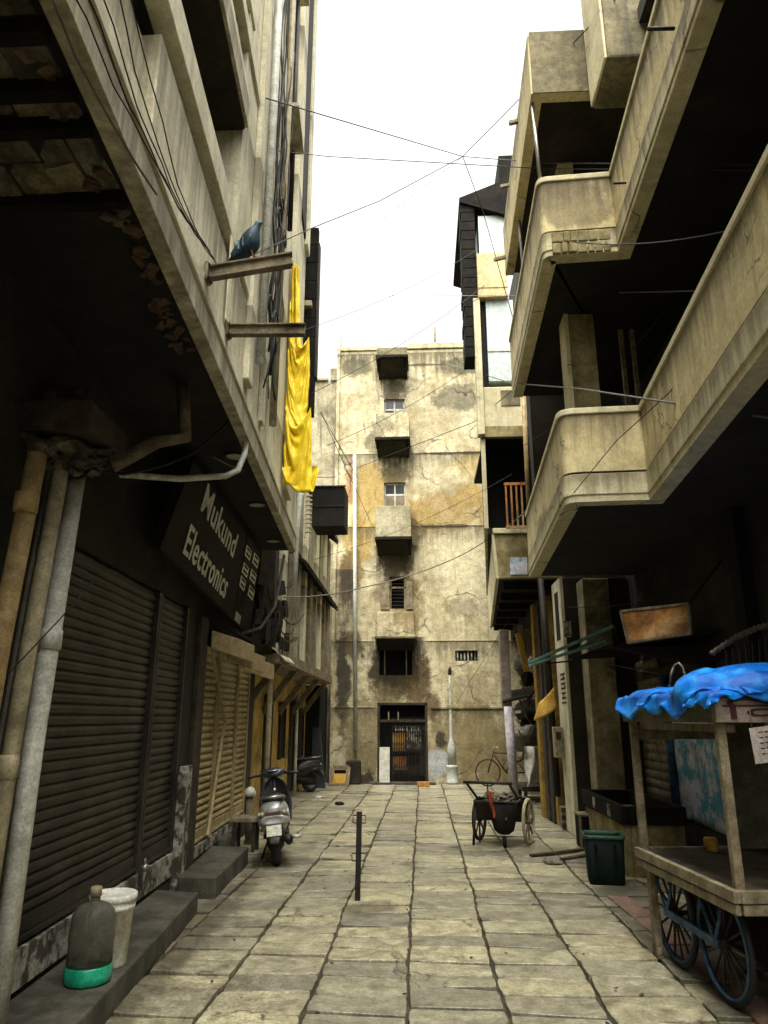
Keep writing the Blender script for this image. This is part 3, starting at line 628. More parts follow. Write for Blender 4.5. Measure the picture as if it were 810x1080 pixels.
for (x, y) in ((262, 582), (270, 590), (259, 600), (267, 607), (256, 614), (265, 624)):
    a = sg(x, y); ux = (sg(x + 4, y + 5.2) - a); uy = (sg(x - 1.4, y + 6.5) - a)
    q = MB(); q.quad(a - ux * .62 + uy, a + ux * .62 + uy, a + ux * .62 - uy * .6, a - ux * .62 - uy * .6, nrm * 0.004)
    obj('sticker', q, m['letter'], sb)
    for kk in range(2):
        q = MB(); q.quad(a - ux * .45 + uy * (.7 - kk * .8), a + ux * .45 + uy * (.7 - kk * .8), a + ux * .45 + uy * (.35 - kk * .8), a - ux * .45 + uy * (.35 - kk * .8), nrm * 0.006)
        obj('sticker_print', q, m['sign_black'], sb)
a = sg(249, 645); ux = sg(254, 651) - a; uy = sg(247, 654) - a
q = MB(); q.quad(a + uy, a + ux + uy, a + ux - uy * .1, a - uy * .1, nrm * 0.004); obj('sticker', q, m['white_paint'], sb)
# recessed lamps in the soffit
for (x, y), lab in (((248, 482), 'round white ceiling light in the overhang nearest the bent pipe'), ((271, 533), 'round white ceiling light midway along the sign top'), ((288, 571), 'round white ceiling light at the far end of the sign')):
    p = G(x, y, ZS - 0.012); q = MB(); q.lathe(p, [(0.0, 0.0), (0.085, 0.0), (0.10, 0.006), (0.10, 0.014)], 28)
    t = thing('ceiling_light', lab, 'light', p, 0, 'ceiling lights in the left overhang'); obj('lens', q, m['lamp_off'], t)
    q = MB(); q.torus(p + V((0, 0, 0.004)), 0.105, 0.012, 'x', 28, 6, Matrix.Rotation(R(90), 3, 'Y')); obj('trim_ring', q, m['steel_dark'], t)
# yellowed sign boxes above tan shutter
for (x0, y0, x1, y1, Y, lab) in ((223, 670, 250, 693, 8.6, 'yellowed hanging sign box above the tan shutter, nearest of three'), (240, 684, 264, 705, 9.5, 'yellowed hanging sign box above the tan shutter, middle of three'), (257, 694, 276, 714, 10.7, 'smallest yellowed sign box above the tan shutter, farthest of three')):
    t = thing('sign_box', lab, 'sign', (LS(Y) + 0.2, Y, 2.5), 0, 'sign boxes above the tan shutter')
    p0, p1 = at(x0, y0, Y), at(x1, y1, Y)
    q = MB(); q.hexa([V((p0.x, Y, p1.z + .1)), V((p1.x, Y + .1, p1.z)), V((p1.x, Y + .9, p1.z)), V((p0.x, Y + .8, p1.z + .1)), V((p0.x, Y, p0.z + .06)), V((p1.x, Y + .1, p0.z - .04)), V((p1.x, Y + .9, p0.z - .04)), V((p0.x, Y + .8, p0.z + .06))])
    obj('case', q, m['lightbox'], t, bevel=0.01)
    q = MB(); q.bar((p1.x - .02, Y + .5, p0.z - .05), (LS(Y) - 0.05, Y + .5, p0.z + .2), 0.03); obj('bracket', q, m['steel_dark'], t)

# left pipes
def pipe(name, lab, pts, r, mt, clips=(), cat='pipe', group=None, n=14, coll=()):
    t = thing(name, lab, cat, pts[0], 0, group)
    q = MB(); q.tube(pts, r, n); obj('tube', q, mt, t)
    for c in clips:
        q = MB(); c = V(c); q.torus(c, r + 0.004, 0.008, 'x', 20, 6, Matrix.Rotation(R(90), 3, 'Y')); obj('clip', q, m['steel_dark'], t)
    for c in coll:
        q = MB(); c = V(c); q.tube([c - V((0, 0, .06)), c - V((0, 0, .055)), c + V((0, 0, .055)), c + V((0, 0, .06))], [r, r * 1.18, r * 1.18, r], n); obj('collar', q, mt, t)
    return t
pipe('drainpipe', 'thick grey white drainpipe at the left edge, nearest the dark shutter', [(-2.22, 4.16, 0), (-2.22, 4.2, 1.6), (-2.23, 4.33, 3.3)], 0.060, m['pvc_white'], group='drainpipes by the dark shutter', coll=[(-2.222, 4.24, 2.2)])
pipe('drainpipe', 'beige drainpipe standing between the ochre and the grey white pipe', [(-2.20, 3.85, 0), (-2.2, 3.97, 2.0), (-2.2, 4.08, 3.2)], 0.047, m['pvc_beige'], group='drainpipes by the dark shutter', coll=[(-2.2, 3.93, 1.5)])
pipe('drainpipe', 'ochre yellow drainpipe, leftmost in the photo', [(-2.18, 3.56, 0), (-2.18, 3.66, 2.1), (-2.19, 3.78, 3.2)], 0.054, m['pvc_orange'], group='drainpipes by the dark shutter', coll=[(-2.185, 3.73, 2.9)])
pipe('conduit', 'thin grey conduit squeezed between ochre and beige drainpipes', [(-2.26, 3.80, 0), (-2.26, 3.98, 2.4), (-2.26, 4.05, 3.2)], 0.016, m['cable_g'])
jb = MB()
for i, (x, y, r_) in enumerate(((50, 470, .20), (78, 452, .16), (92, 487, .13), (60, 440, .22))):
    c = at(x, y, 4.12 + .05 * i); blob(jb, c, r_, r_ * .9, r_ * .75, 40 + i, .75, 22)
q = MB(); q.box(-2.5, -1.98, 3.9, 4.5, 3.42, 3.62); obj('beam_end', q, m['wood_dark'], label='rough dark beam end bearing on the left drainpipes corbel', cat='beam', bevel=.03)
obj('rubble_corbel', jb, m['rubble'], label='dark crumbling masonry corbel on top of the left drainpipes', cat='corbel', bevel=0.012)
pipe('elbow_pipe', 'rusty brown pipe bending under the dark overhang above the drainpipes', [at(118, 492, 4.7), at(140, 480, 4.75), at(165, 466, 4.85), at(195, 462, 4.95), at(215, 430, 5.1) + V((-.2, 0, .35))], 0.05, m['rust_beam'])
pipe('conduit', 'bent grey conduit hooking under the overhang beside the sign top', [at(258, 300, 6.2) , at(259, 400, 6.2), at(262, 440, 6.2), at(258, 478, 6.2), at(251, 496, 6.15), at(238, 502, 6.1), at(190, 505, 5.9), at(120, 500, 5.5)], 0.028, m['pvc_white'])

# steel bracket girders and the bird
def girder(lab, a, b, h, w_):
    a, b = V(a), V(b); t = thing('steel_bracket', lab, 'bracket', a, 0, 'steel brackets on the left wall')
    d = (b - a).normalized(); q = MB(); q.bar(a, b, 0.014, h)
    for k in (-1, 1): q.bar(a + V((0, 0, k * h / 2)), b + V((0, 0, k * h / 2)), w_, 0.014)
    obj('girder', q, m['rust_beam'], t, bevel=0.003)
    q = MB(); q.box(a.x - 0.012, a.x + 0.012, a.y - w_ * .8, a.y + w_ * .8, a.z - h * .75, a.z + h * .75); pt_ = obj('wall_plate', q, m['rust_beam'], t)
    for yy in (-1, 1):
        for zz in (-1, 1):
            q = MB(); q.lathe((a.x + .012, a.y + yy * w_ * .6, a.z + zz * h * .55), [(0, .012), (.010, .010), (.010, 0)], 8, 'x', False); obj('bolt', q, m['steel_dark'], pt_)
ga, gb = V((LU(4.1) + 0.02, 4.12, 4.60)), at(308, 274, 4.2)
girder('rusty steel bracket girder with a bird perched on it', ga, gb, 0.085, 0.06)
girder('lower steel bracket girder without a bird, over the overhang edge', V((LU(4.85) + 0.02, 4.85, 4.60)), at(322, 348, 4.85), 0.08, 0.06)
# pigeon: one lofted body with head, beak and tail
bp = at(268, 268, 4.17); bp.z = ga.lerp(gb, 0.6).z + 0.05
bird = thing('pigeon', 'slate blue pigeon perched on the upper steel bracket', 'bird', bp, R(-8))
prof = [(-0.155, 0.035, .012, .006), (-0.12, 0.042, .018, .010), (-0.075, 0.06, .03, .028), (-0.03, .085, .044, .045), (0.015, .105, .048, .052), (.045, .13, .038, .042), (.06, .158, .022, .025), (.068, .178, .020, .021), (.078, .19, .017, .017), (.092, .19, .008, .007), (.106, .184, .003, .003)]
rings = []
for x, z, ry, rz_ in prof:
    rings.append([V((x - math.sin(2 * math.pi * k / 16) * rz_ * 0.35, math.cos(2 * math.pi * k / 16) * ry * 1.15, z + math.sin(2 * math.pi * k / 16) * rz_ * 1.15)) for k in range(16)])
q = MB(); q.loft(rings); obj('body', q, m['feather'], bird, local=True, sub=1)
for sgn in (-1, 1):
    q = MB(); rr = []
    for t in range(7):
        x = 0.03 - t * 0.026; hw = 0.03 * math.sin(math.pi * (t + 1) / 8.5)
        rr.append([V((x, sgn * (0.046 - t * 0.004 + 0.006 * math.cos(2 * math.pi * k / 10)), 0.098 - t * 0.009 + hw * math.sin(2 * math.pi * k / 10))) for k in range(10)])
    q.loft(rr); wg = obj('wing', q, m['feather'], bird, local=True)
    for xx in (-0.035, -0.065):
        q = MB(); q.bar((xx, sgn * 0.049, 0.058 + (xx + .035) * .35), (xx + 0.014, sgn * 0.050, 0.105 + (xx + .035) * .35), 0.008, 0.004, (0, 1, 0)); obj('wing_bar', q, m['feather_bar'], wg, local=True)
    q = MB(); q.tube([(0.0, sgn * 0.016, 0.06), (0.004, sgn * 0.016, 0.02), (0.0, sgn * 0.016, 0.0), (0.025, sgn * 0.018, -0.003)], [.008, .005, .004, .003], 6); obj('foot', q, m['brick'], bird, local=True)
    q = MB(); q.lathe((0.071, sgn * 0.0165, 0.182), [(0, -.003), (.003, 0), (0, .003)], 8, 'y'); obj('eye', q, m['orange_brick'], bird, local=True)

bird.scale = (1.12, 1.35, 1.4); bird.rotation_euler = (0, R(-14), R(-8))
# yellow tarpaulin
nx, ny = 44, 120
P = np.zeros((ny, nx, 3)); uu = np.linspace(0, 1, nx); vv = np.linspace(0, 1, ny)
wid = lambda v: .10 + .18 * min(1, v / .25) + .20 * max(0, v - .5) / .5
for j in range(ny):
    v = vv[j]
    P[j, :, 0] = LU(8.72) + .03 + wid(v) * uu
    P[j, :, 1] = 8.62 - .06 * v + .05 * np.sin(uu * 15 + v * 4) + .04 * np.sin(uu * 29 - v * 7)
    P[j, :, 2] = 7.8 - 3.25 * v + .02 * np.sin(uu * 8 + v * 30)
k = np.clip((vv - .86) / .14, 0, 1)[:, None]              # the lower end is gathered up into a loose pouch
P[..., 1] -= .22 * np.sin(np.pi * k); P[..., 2] += k * .26
pin = np.zeros((ny, nx), bool); pin[0, ::3] = True; pin[-1, ::4] = True
for j in (40, 80): pin[j, [0, nx - 1]] = True
pin[20:100:6, 0] = True
def col_y(P):
    w_ = LU(8.7) + .02 - .078 * (P[..., 1] - 8.7); h_ = P[..., 0] < w_
    P[..., 0] = np.maximum(P[..., 0], w_); P[..., 1] = np.minimum(P[..., 1], 8.85)
    return P, h_[..., None] * 1.0
P = cloth(P, (.58 / (nx - 1), 3.85 / (ny - 1)), pin, col_y, 110, 8, seed=4, bend=.06)
mb_ = cloth_mb(P); out = []
for p in mb_.v:
    r_ = (1 - 2.4 * abs(fz((p.x * 9, p.y * 9, p.z * 5), 1, 61))) + .6 * (1 - 2.4 * abs(fz((p.x * 20, p.y * 20, p.z * 11), 1, 67)))
    out.append(p + V((.5, -.85, 0)) * .014 * r_)
mb_.v = out
obj('tarpaulin', mb_, m['tarp_y'], label='crumpled yellow tarpaulin hanging down the pale left facade', cat='tarpaulin', sub=1)

# vertical pipes and cable tangles on the left facade
pipe('rainwater_pipe', 'white rainwater pipe running down the left facade beside the cables', [(LU(5.95) + 0.1, 5.95, 4.9), (LU(5.95) + 0.1, 5.95, 8.5), (LU(5.95) + .1, 5.95, 14.8)], 0.045, m['pvc_white'])
pipe('rainwater_pipe', 'beige stained rainwater pipe between cables and yellow tarpaulin', [(LU(6.95) + 0.1, 6.95, 4.7), (LU(6.95) + 0.12, 6.95, 9), (LU(6.95) + .1, 6.95, 15)], 0.04, m['pvc_beige'])
pipe('flue_pipe', 'dark iron flue leaning on the left facade behind the tarpaulin', [(LU(8.0) + 0.06, 8.0, 7.9), (LU(7.7) + 0.08, 7.7, 11.5)], 0.035, m['steel_dark'])
cb = MB()
for i in range(9):
    y0 = random.uniform(6.0, 7.4); pts = []; z = random.uniform(8, 13); ze = random.uniform(4.7, 5.6)
    ph = random.random() * 20; amp = random.uniform(.05, .22)
    n = 26
    for k in range(n + 1):
        t = k / n; yy = y0 + amp * fz((t * 6, ph, 0)) + (6.6 - y0) * t * 0.5
        pts.append((LU(yy) + 0.09 + 0.07 * (fz((t * 7, ph, 3)) + .5), yy, z + (ze - z) * t))
    cb.tube(pts, random.uniform(.006, .014), 5)
for i in range(5):
    c = V((LU(6.4) + 0.16, 6.4 + random.uniform(-.3, .5), random.uniform(5.2, 7.6)))
    cb.torus(c, random.uniform(.06, .13), 0.009, 'x', 22, 5)
obj('cable_tangle', cb, m['cable'], label='tangle of black cables running down the pale left facade', cat='cables')
cb = MB()
for i in range(5):
    a, b = (70 + i * 16, -20), (212 + i * 7, 255 + i * 9)
    p0 = pl(*a, V((-1.02, 0, 0)), V((-1.80, 10, 0)), V((-1.02, 0, 5))); p1 = pl(*b, V((-1.02, 0, 0)), V((-1.80, 10, 0)), V((-1.02, 0, 5)))
    cb.tube([p0.lerp(p1, t / 12) + V((0.02 * fz((t, i, 0), .5), 0.05 * fz((t, i, 4), .5), -0.05 * math.sin(math.pi * t / 12) * (1 + 1.1 * i))) for t in range(13)], 0.0035, 5)
obj('cable_run', cb, m['cable'], label='loose bundle of thin cables along the left overhang edge', cat='cables')
q = MB(); q.tube([G(52, -10, ZS - .1), G(80, 60, ZS - .1), G(115, 125, ZS - .09), G(145, 175, ZS - .06), G(165, 205, ZS)], 0.006, 6)
obj('cable', q, m['cable_g'], label='pale grey cable slung below the rubble ceiling at upper left', cat='cable')
q = MB(); q.bar((LU(4.75) + .03, 4.75, 4.62), (LU(4.75) + .03, 4.75, 5.35), 0.07, 0.012, (1, 0, 0))
obj('slotted_strip', q, m['beige_left'], label='pale slotted metal strip upright behind the lower bracket', cat='bracket')
# black board hanging off the corner
t = thing('hanging_board', 'long black weathered board hung upright off the far left corner', 'sign', (-1.85, 11.0, 5.8))
p0, p1 = at(322, 243, 11.2), at(338, 243, 11.2); p2 = at(323, 440, 11.2)
q = MB(); n = 10
for i in range(n):
    za, zb = p2.z + (p0.z - p2.z) * i / n, p2.z + (p0.z - p2.z) * (i + 1) / n
    j = 0.012 * fz((i, 3, 3)) ; q.box(p0.x + j, p1.x - 0.02 + j, 11.12, 11.24, za, zb - .004)
obj('board', q, m['tin_dark'], t, bevel=0.01)
q = MB(); q.box(p1.x - .02, p1.x + .012, 11.1, 11.26, p2.z + .7, p0.z - .35); obj('edge_strip', q, m['steel_dark'], t)
q = MB(); q.bar((p0.x, 11.18, p0.z - .1), (LU(10.7), 10.7, p0.z - .1), .03); q.bar((p0.x, 11.18, p2.z + .5), (LU(10.7), 10.7, p2.z + .5), .03); obj('bracket', q, m['steel_dark'], t)
q = MB(); p = at(325, 320, 11.0); q.box(p.x - .07, p.x + .06, 10.98, 11.08, p.z - .05, p.z + .05); obj('junction_box', q, m['pvc_beige'], t)

# ------------------------------------------------------------------ LEFT TIMBER HOUSE
lt = thing('timber_house', 'old yellow timber framed house with a jettied upper floor at the far left', 'building', (-3.2, 15, 0))
def LT(Y): return -3.02 - 0.014 * (Y - 11)
w = MB(); lbox(w, LT, 12.0, 19.95, -3, 0, 0, 2.75); obj('wall', w, m['yellow_wall'], lt)
w = MB(); lbox(w, LT, 12.0, 19.95, -3, 0.55, 2.75, 6.75); obj('upper_wall', w, m['wood_dark'], lt)
w = MB(); lbox(w, LT, 12.0, 19.95, 0.0, 0.66, 2.62, 2.78); lbox(w, LT, 12.0, 19.95, 0.66, 0.70, 2.64, 2.84); obj('jetty_beam', w, m['wood'], lt, bevel=0.01)
yy = 12.3; i = 0
while yy < 19.3:
    ww = (0.42, 0.22, 0.34, 0.28)[i % 4]
    q = MB(); lbox(q, LT, yy, yy + ww, 0.55, 0.64, 2.84, 4.75); obj('column', q, (m['beige_left'], m['wood'], m['back_old'])[i % 3], lt, bevel=0.01)
    q = MB(); lbox(q, LT, yy + ww + .08, yy + ww + .36, 0.55, 0.58, 3.0, 4.5); obj('shutter', q, m['wood_dark'] if i % 2 else m['fascia'], lt)
    q = MB(); lbox(q, LT, yy, yy + 0.5, 0.55, 0.62, 4.95, 6.5); obj('column', q, m['beige_left'] if i % 2 else m['back_old'], lt, bevel=0.01)
    if i % 2 == 0:
        q = MB(); q.bar((LT(yy) + 0.0, yy + .1, 1.85), (LT(yy) + 0.62, yy + .1, 2.66), 0.09, 0.12); obj('brace', q, m['wood'], lt)
    yy += ww + .55; i += 1
for (z0, y0, d1) in ((4.6, 13.6, .82), (6.5, 15.6, .80)):
    q = MB(); q.hexa([V((LT(y0) + 0.4, y0, z0 + .3)), V((LT(y0) + d1, y0, z0)), V((LT(19.95) + d1, 19.95, z0)), V((LT(19.95) + 0.4, 19.95, z0 + .3)), V((LT(y0) + 0.4, y0, z0 + .35)), V((LT(y0) + d1, y0, z0 + .05)), V((LT(19.95) + d1, 19.95, z0 + .05)), V((LT(19.95) + 0.4, 19.95, z0 + .35))])
    ev = obj('eave', q, m['tin_dark'], lt)
    q = MB(); k = 0
    while y0 + .05 + k * .15 < 19.9:
        yy = y0 + .05 + k * 0.15; q.bar((LT(yy) + 0.4, yy, z0 + .37), (LT(yy) + d1 + .02, yy, z0 + .07), 0.06, 0.03); k += 1
    obj('tile_ridge', q, m['wood_dark'], ev)
q = MB(); q.hexa([V((LT(12) - 3, 12, 6.75)), V((LT(12) + .6, 12, 6.75)), V((LT(19.95) + .6, 19.95, 6.75)), V((LT(19.95) - 3, 19.95, 6.75)), V((LT(12) - 3, 12, 7.6)), V((LT(12) + .6, 12, 6.82)), V((LT(19.95) + .6, 19.95, 6.82)), V((LT(19.95) - 3, 19.95, 7.6))]); obj('roof', q, m['tin_dark'], lt)
for yy, zz, hh, mm in ((12.4, 0.1, 2.1, 'wood_dark'), (14.3, 0.1, 2.0, 'wood_dark'), (15.9, .9, 1.1, 'black'), (17.3, 0.1, 2.0, 'wood_dark'), (18.7, .8, 1.1, 'black')):
    q = MB(); lbox(q, LT, yy, yy + .07, 0, .06, zz, zz + hh); lbox(q, LT, yy + .6, yy + .67, 0, .06, zz, zz + hh); lbox(q, LT, yy, yy + .67, 0, .065, zz + hh, zz + hh + .08)
    d_ = obj('door', q, m['wood_dark'], lt)
    q = MB(); lbox(q, LT, yy + .07, yy + .6, -.02, .015, zz, zz + hh); obj('leaf', q, m[mm], d_)
pipe('rainwater_pipe', 'pale rainwater pipe standing in front of the yellow house', [(-2.55, 12.3, 0), (-2.55, 12.3, 2.75), (-2.6, 12.35, 3.1)], 0.05, m['pvc_beige'])
pipe('rainwater_pipe', 'tall pale blue grey pipe rising past the timber house eaves', [at(309, 655, 12.6), at(313, 560, 12.6), at(318, 500, 12.6)], 0.05, m['drain'])
pipe('rainwater_pipe', 'thin grey pipe at the far end of the yellow house', [(LT(17.8) + .1, 17.8, 0), (LT(17.8) + .1, 17.8, 2.9)], 0.04, m['pvc_white'])
t = thing('air_cooler_cover', 'dark sheet metal box hung high beyond the yellow tarpaulin', 'box', at(346, 534, 13.4))
p0, p1 = at(330, 513, 13.4), at(363, 555, 13.4)
q = MB(); q.box(p0.x, p1.x, 13.4, 14.1, p1.z, p0.z); obj('case', q, m['sign_black'], t, bevel=0.01)
q = MB(); q.box(p0.x - .01, p1.x + .02, 13.38, 13.4, p0.z - .02, p0.z + .01); q.box(p0.x, p1.x, 13.385, 13.4, (p0.z + p1.z) / 2 - .01, (p0.z + p1.z) / 2 + .01); obj('lip', q, m['steel_dark'], t)
q = MB()
for k in range(9): zz = p1.z - .1 + k * (p0.z - p1.z) / 9; q.box(p0.x - .14, p0.x - .01, 13.42, 13.5, zz, zz + .03)
q.box(p0.x - .16, p0.x - .13, 13.4, 13.5, p1.z - .2, p0.z); q.bar((p0.x - .1, 13.6, p0.z - .1), (LT(13.6) + .3, 13.6, p0.z - .1), .04); obj('grille', q, m['beige_left'], t)
jk = MB()
for i in range(18):
    p = pl(random.uniform(268, 305), random.uniform(598, 700), V((LT(11) + .68, 11, 0)), V((LT(20) + .68, 20, 0)), V((LT(11) + .68, 11, 5))); s_ = random.uniform(.03, .09)
    M_ = Matrix.Translation(p) @ Matrix.Rotation(random.uniform(0, 3), 4, 'Z') @ Matrix.Rotation(random.uniform(-.2, .2), 4, 'X'); jk.box(-s_ * .6, s_ * .6, -s_, s_, -s_ * 2, s_ * 2, M_)
for i in range(10): jk.tube(sag(at(random.uniform(262, 300), random.uniform(600, 690), 11.4), at(random.uniform(290, 322), random.uniform(600, 690), 12.8), .15), .012, 5)
obj('meter_clutter', jk, m['steel_dark'], kind='stuff', label='clutter of meters, wires and scrap between shop building and timber house', cat='clutter')
q = MB(); a = at(268, 680, 12.0)
def awn(u, v): return at(255 + 33 * u, 700, 11.6).lerp(at(298, 690, 12.6), v) + V((0, 0, .25 * v * (1 - u) + .12 * math.sin(math.pi * v)))
aw = MB()
for i in range(9):
    a0 = math.pi * .5 * i / 8; aw.v.append(0)
aw = MB(); aw.grid(lambda u, v: V((-2.75 + 0.5 * v, 12.0 + 0.9 * u, 2.95 - .3 * v * v)), 10, 8)
obj('canopy', aw, m['beige_left'], label='small curved pale canopy over the yellow house door', cat='canopy', solid=0.02)

# ------------------------------------------------------------------ BACK BUILDING
YW = 21.1
bb = thing('apartment_building', 'tall stained yellow plaster apartment block closing the end of the lane', 'building', (0, YW, 0))
def bxz(px, py): p = at(px, py, YW); return p.x, p.z
def rect(x0, y0, x1, y1):
    a, d = bxz(x0, y0); b, c = bxz(x1, y1); return (a, b, c, d)
XL, ZT = bxz(356, 371); XR = 4.2
h_w1 = rect(405, 421, 427, 445); h_w2 = rect(405, 509, 428, 538); h_w3 = rect(411, 608, 428, 642)
h_d = rect(398, 741, 452, 828); h_d = (h_d[0], h_d[1], 0.02, h_d[3]); h_o = rect(400, 677, 435, 712); h_v = rect(480, 686, 504, 697)
w = MB(); wall_holes(w, lambda u, d, z: V((u, YW + d, z)), XL, XR, 0, ZT, [h_w1, h_w2, h_w3, h_d, h_o, h_v], 0.35)
obj('wall', w, m['back'], bb)
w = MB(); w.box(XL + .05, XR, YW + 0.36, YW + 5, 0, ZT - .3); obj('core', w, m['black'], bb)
x0, z0 = bxz(357, 366); x1, _ = bxz(402, 366); x2, _ = bxz(428, 366)
w = MB(); w.box(XL - .03, x1, YW - .05, YW + .4, ZT, ZT + .16); w.box(x2, XR, YW - .05, YW + .4, ZT + .02, ZT + .22); obj('coping', w, m['back'], bb, bevel=0.02)
for py in (478, 555, 676, 746):
    zz = bxz(430, py)[1]; w = MB(); xs = [XL, h_d[0] - .1, h_d[1] + .1, XR]
    if py == 746: w.box(xs[2], XR, YW - .035, YW, zz - .04, zz + .07); w.box(XL, xs[1], YW - .014, YW, zz - .015, zz + .03)
    elif py == 676: w.box(xs[2] - .1, XR, YW - .014, YW, zz - .015, zz + .025); w.box(XL, xs[1], YW - .010, YW, zz - .012, zz + .02)
    else: w.box(XL, xs[1], YW - .010, YW, zz - .015, zz + .02); w.box(xs[2] - .1, XR, YW - .010, YW, zz - .015, zz + .02)
    obj('ledge', w, m['back'], bb, bevel=0.012)
pc = MB(); a, _ = bxz(357, 500); pc.box(XL - .0, XL + .10, YW - .06, YW, 0, ZT); obj('corner_strip', pc, m['back'], bb, bevel=0.01)
def win(hole, kind, lab=None):
    u0, u1, z0, z1 = hole; f = MB(); t_ = .05
    f.box(u0, u0 + t_, YW + .10, YW + .16, z0, z1); f.box(u1 - t_, u1, YW + .10, YW + .16, z0, z1); f.box(u0, u1, YW + .10, YW + .162, z1 - t_, z1); f.box(u0, u1, YW + .1, YW + .162, z0, z0 + t_)
    zm = z0 + (z1 - z0) * .58
    f.box(u0, u1, YW + .095, YW + .165, zm - .03, zm + .03); um = (u0 + u1) / 2; f.box(um - .025, um + .025, YW + .098, YW + .161, z0, z1)
    o = obj('window', f, m['white_paint'], bb, bevel=0.006)
    pn = MB(); pn.box(u0 + .02, u1 - .02, YW + .125, YW + .135, z0 + .02, z1 - .02); obj('pane', pn, m['glass'], o)
    if kind == 1:
        s_ = MB(); s_.box(um + .03, u1 - t_, YW + .085, YW + .1, z0 + .05, zm - .03); obj('shutter', s_, m['pvc_beige'], o)
    if kind == 2:
        for a, b in ((u0 + t_, um - .03), (um + .03, u1 - t_)):
            s_ = MB(); s_.box(a, b, YW + .085, YW + .1, z0 + .05, zm - .03); obj('shutter', s_, m['wood'], o)
    si = MB(); si.box(u0 - .06, u1 + .06, YW - .06, YW + .1, z0 - .05, z0); obj('sill', si, m['back'], o, bevel=0.01)
win(h_w1, 1); win(h_w2, 2)
u0, u1, z0, z1 = h_w3
f = MB(); f.box(u0, u0 + .05, YW + .06, YW + .13, z0, z1); f.box(u1 - .05, u1, YW + .06, YW + .13, z0, z1); f.box(u0, u1, YW + .06, YW + .132, z1 - .06, z1); f.box(u0, u1, YW + .06, YW + .132, z1 - .35, z1 - .3)
o3 = obj('window', f, m['wood'], bb)
q = MB()
for k in range(9): q.box(u0 + .05, u1 - .05, YW + .09, YW + .1, z0 + k * (z1 - z0) / 9, z0 + k * (z1 - z0) / 9 + .02)
obj('grille', q, m['steel_dark'], o3)
for a, b in ((u0 - .28, u0 - .01), (u1 + .01, u1 + .2)):
    q = MB(); q.box(a, b, YW - .05, YW - .015, z0 - .02, z1 - .15); q.box(a + .04, b - .04, YW - .058, YW - .05, z0 + .08, z0 + .35); obj('shutter', q, m['wood'], o3, bevel=0.008)
# projecting boxes
def pbox(x0, y0, x1, y1, dep, mt, top=True, open_bottom=True):
    u0, u1, z0, z1 = rect(x0, y0, x1, y1)
    b = MB(); b.box(u0, u1, YW - dep, YW - dep + .08, z0, z1); b.box(u0, u0 + .08, YW - dep + .08, YW, z0, z1); b.box(u1 - .08, u1, YW - dep + .08, YW, z0, z1)
    o = obj('balcony', b, mt, bb, bevel=0.015)
    f = MB(); f.box(u0 - .03, u1 + .03, YW - dep - .03, YW, z0 - .1, z0); obj('balcony_floor', f, m['tin_dark'], o, bevel=0.02)
    f = MB(); f.hexa([V((u0 + .06, YW - .12, z0 - .38)), V((u1 - .06, YW - .12, z0 - .38)), V((u1 - .06, YW, z0 - .38)), V((u0 + .06, YW, z0 - .38)), V((u0, YW - dep + .05, z0 - .1)), V((u1, YW - dep + .05, z0 - .1)), V((u1, YW, z0 - .1)), V((u0, YW, z0 - .1))]); obj('underside', f, m['soot_shade_wall'], o, bevel=.03)
    for ux in (u0 + .02, u1 - .10):
        f = MB(); f.hexa([V((ux, YW - .02, z0 - .4)), V((ux + .08, YW - .02, z0 - .4)), V((ux + .08, YW, z0 - .4)), V((ux, YW, z0 - .4)), V((ux, YW - dep, z0 - .1)), V((ux + .08, YW - dep, z0 - .1)), V((ux + .08, YW, z0 - .1)), V((ux, YW, z0 - .1))]); obj('corbel', f, m['tin_dark'], o)
    return o
bx = pbox(399, 381, 430, 388, .9, m['grime'])
pbox(398, 446, 432, 470, .75, m['back']); pbox(398, 541, 434, 572, .75, m['back_old'])
u = rect(398, 646, 437, 672); b = MB(); b.box(u[0], u[1], YW - .12, YW, u[2], u[3]); obj('apron', b, m['back'], bb, bevel=0.02)
b = MB(); b.box(u[0] - .05, u[1] + .08, YW - .62, YW, u[2] - .10, u[2] - .01); obj('broken_ledge', b, m['grime'], bb, bevel=0.03)
b = MB(); b.hexa([V((u[0], YW - .1, u[2] - .38)), V((u[1], YW - .1, u[2] - .38)), V((u[1], YW, u[2] - .38)), V((u[0], YW, u[2] - .38)), V((u[0], YW - .55, u[2] - .10)), V((u[1], YW - .55, u[2] - .10)), V((u[1], YW, u[2] - .10)), V((u[0], YW, u[2] - .10))]); obj('ledge_underside', b, m['soot_shade'], bb, bevel=0.03)
u = rect(400, 700, 434, 706)
for px_ in (405, 428):
    b = MB(); xx = bxz(px_, 705)[0]; b.box(xx, xx + .03, YW + .1, YW + .14, h_o[2], h_o[3]); obj('window_bar', b, m['wood'], bb)
b = MB(); z_ = (h_v[2] + h_v[3]) / 2
for k in range(6): b.box(h_v[0] + .05 + k * .1, h_v[0] + .09 + k * .1, YW + .05, YW + .09, h_v[2], h_v[3])
obj('vent_bars', b, m['white_peel'], bb)
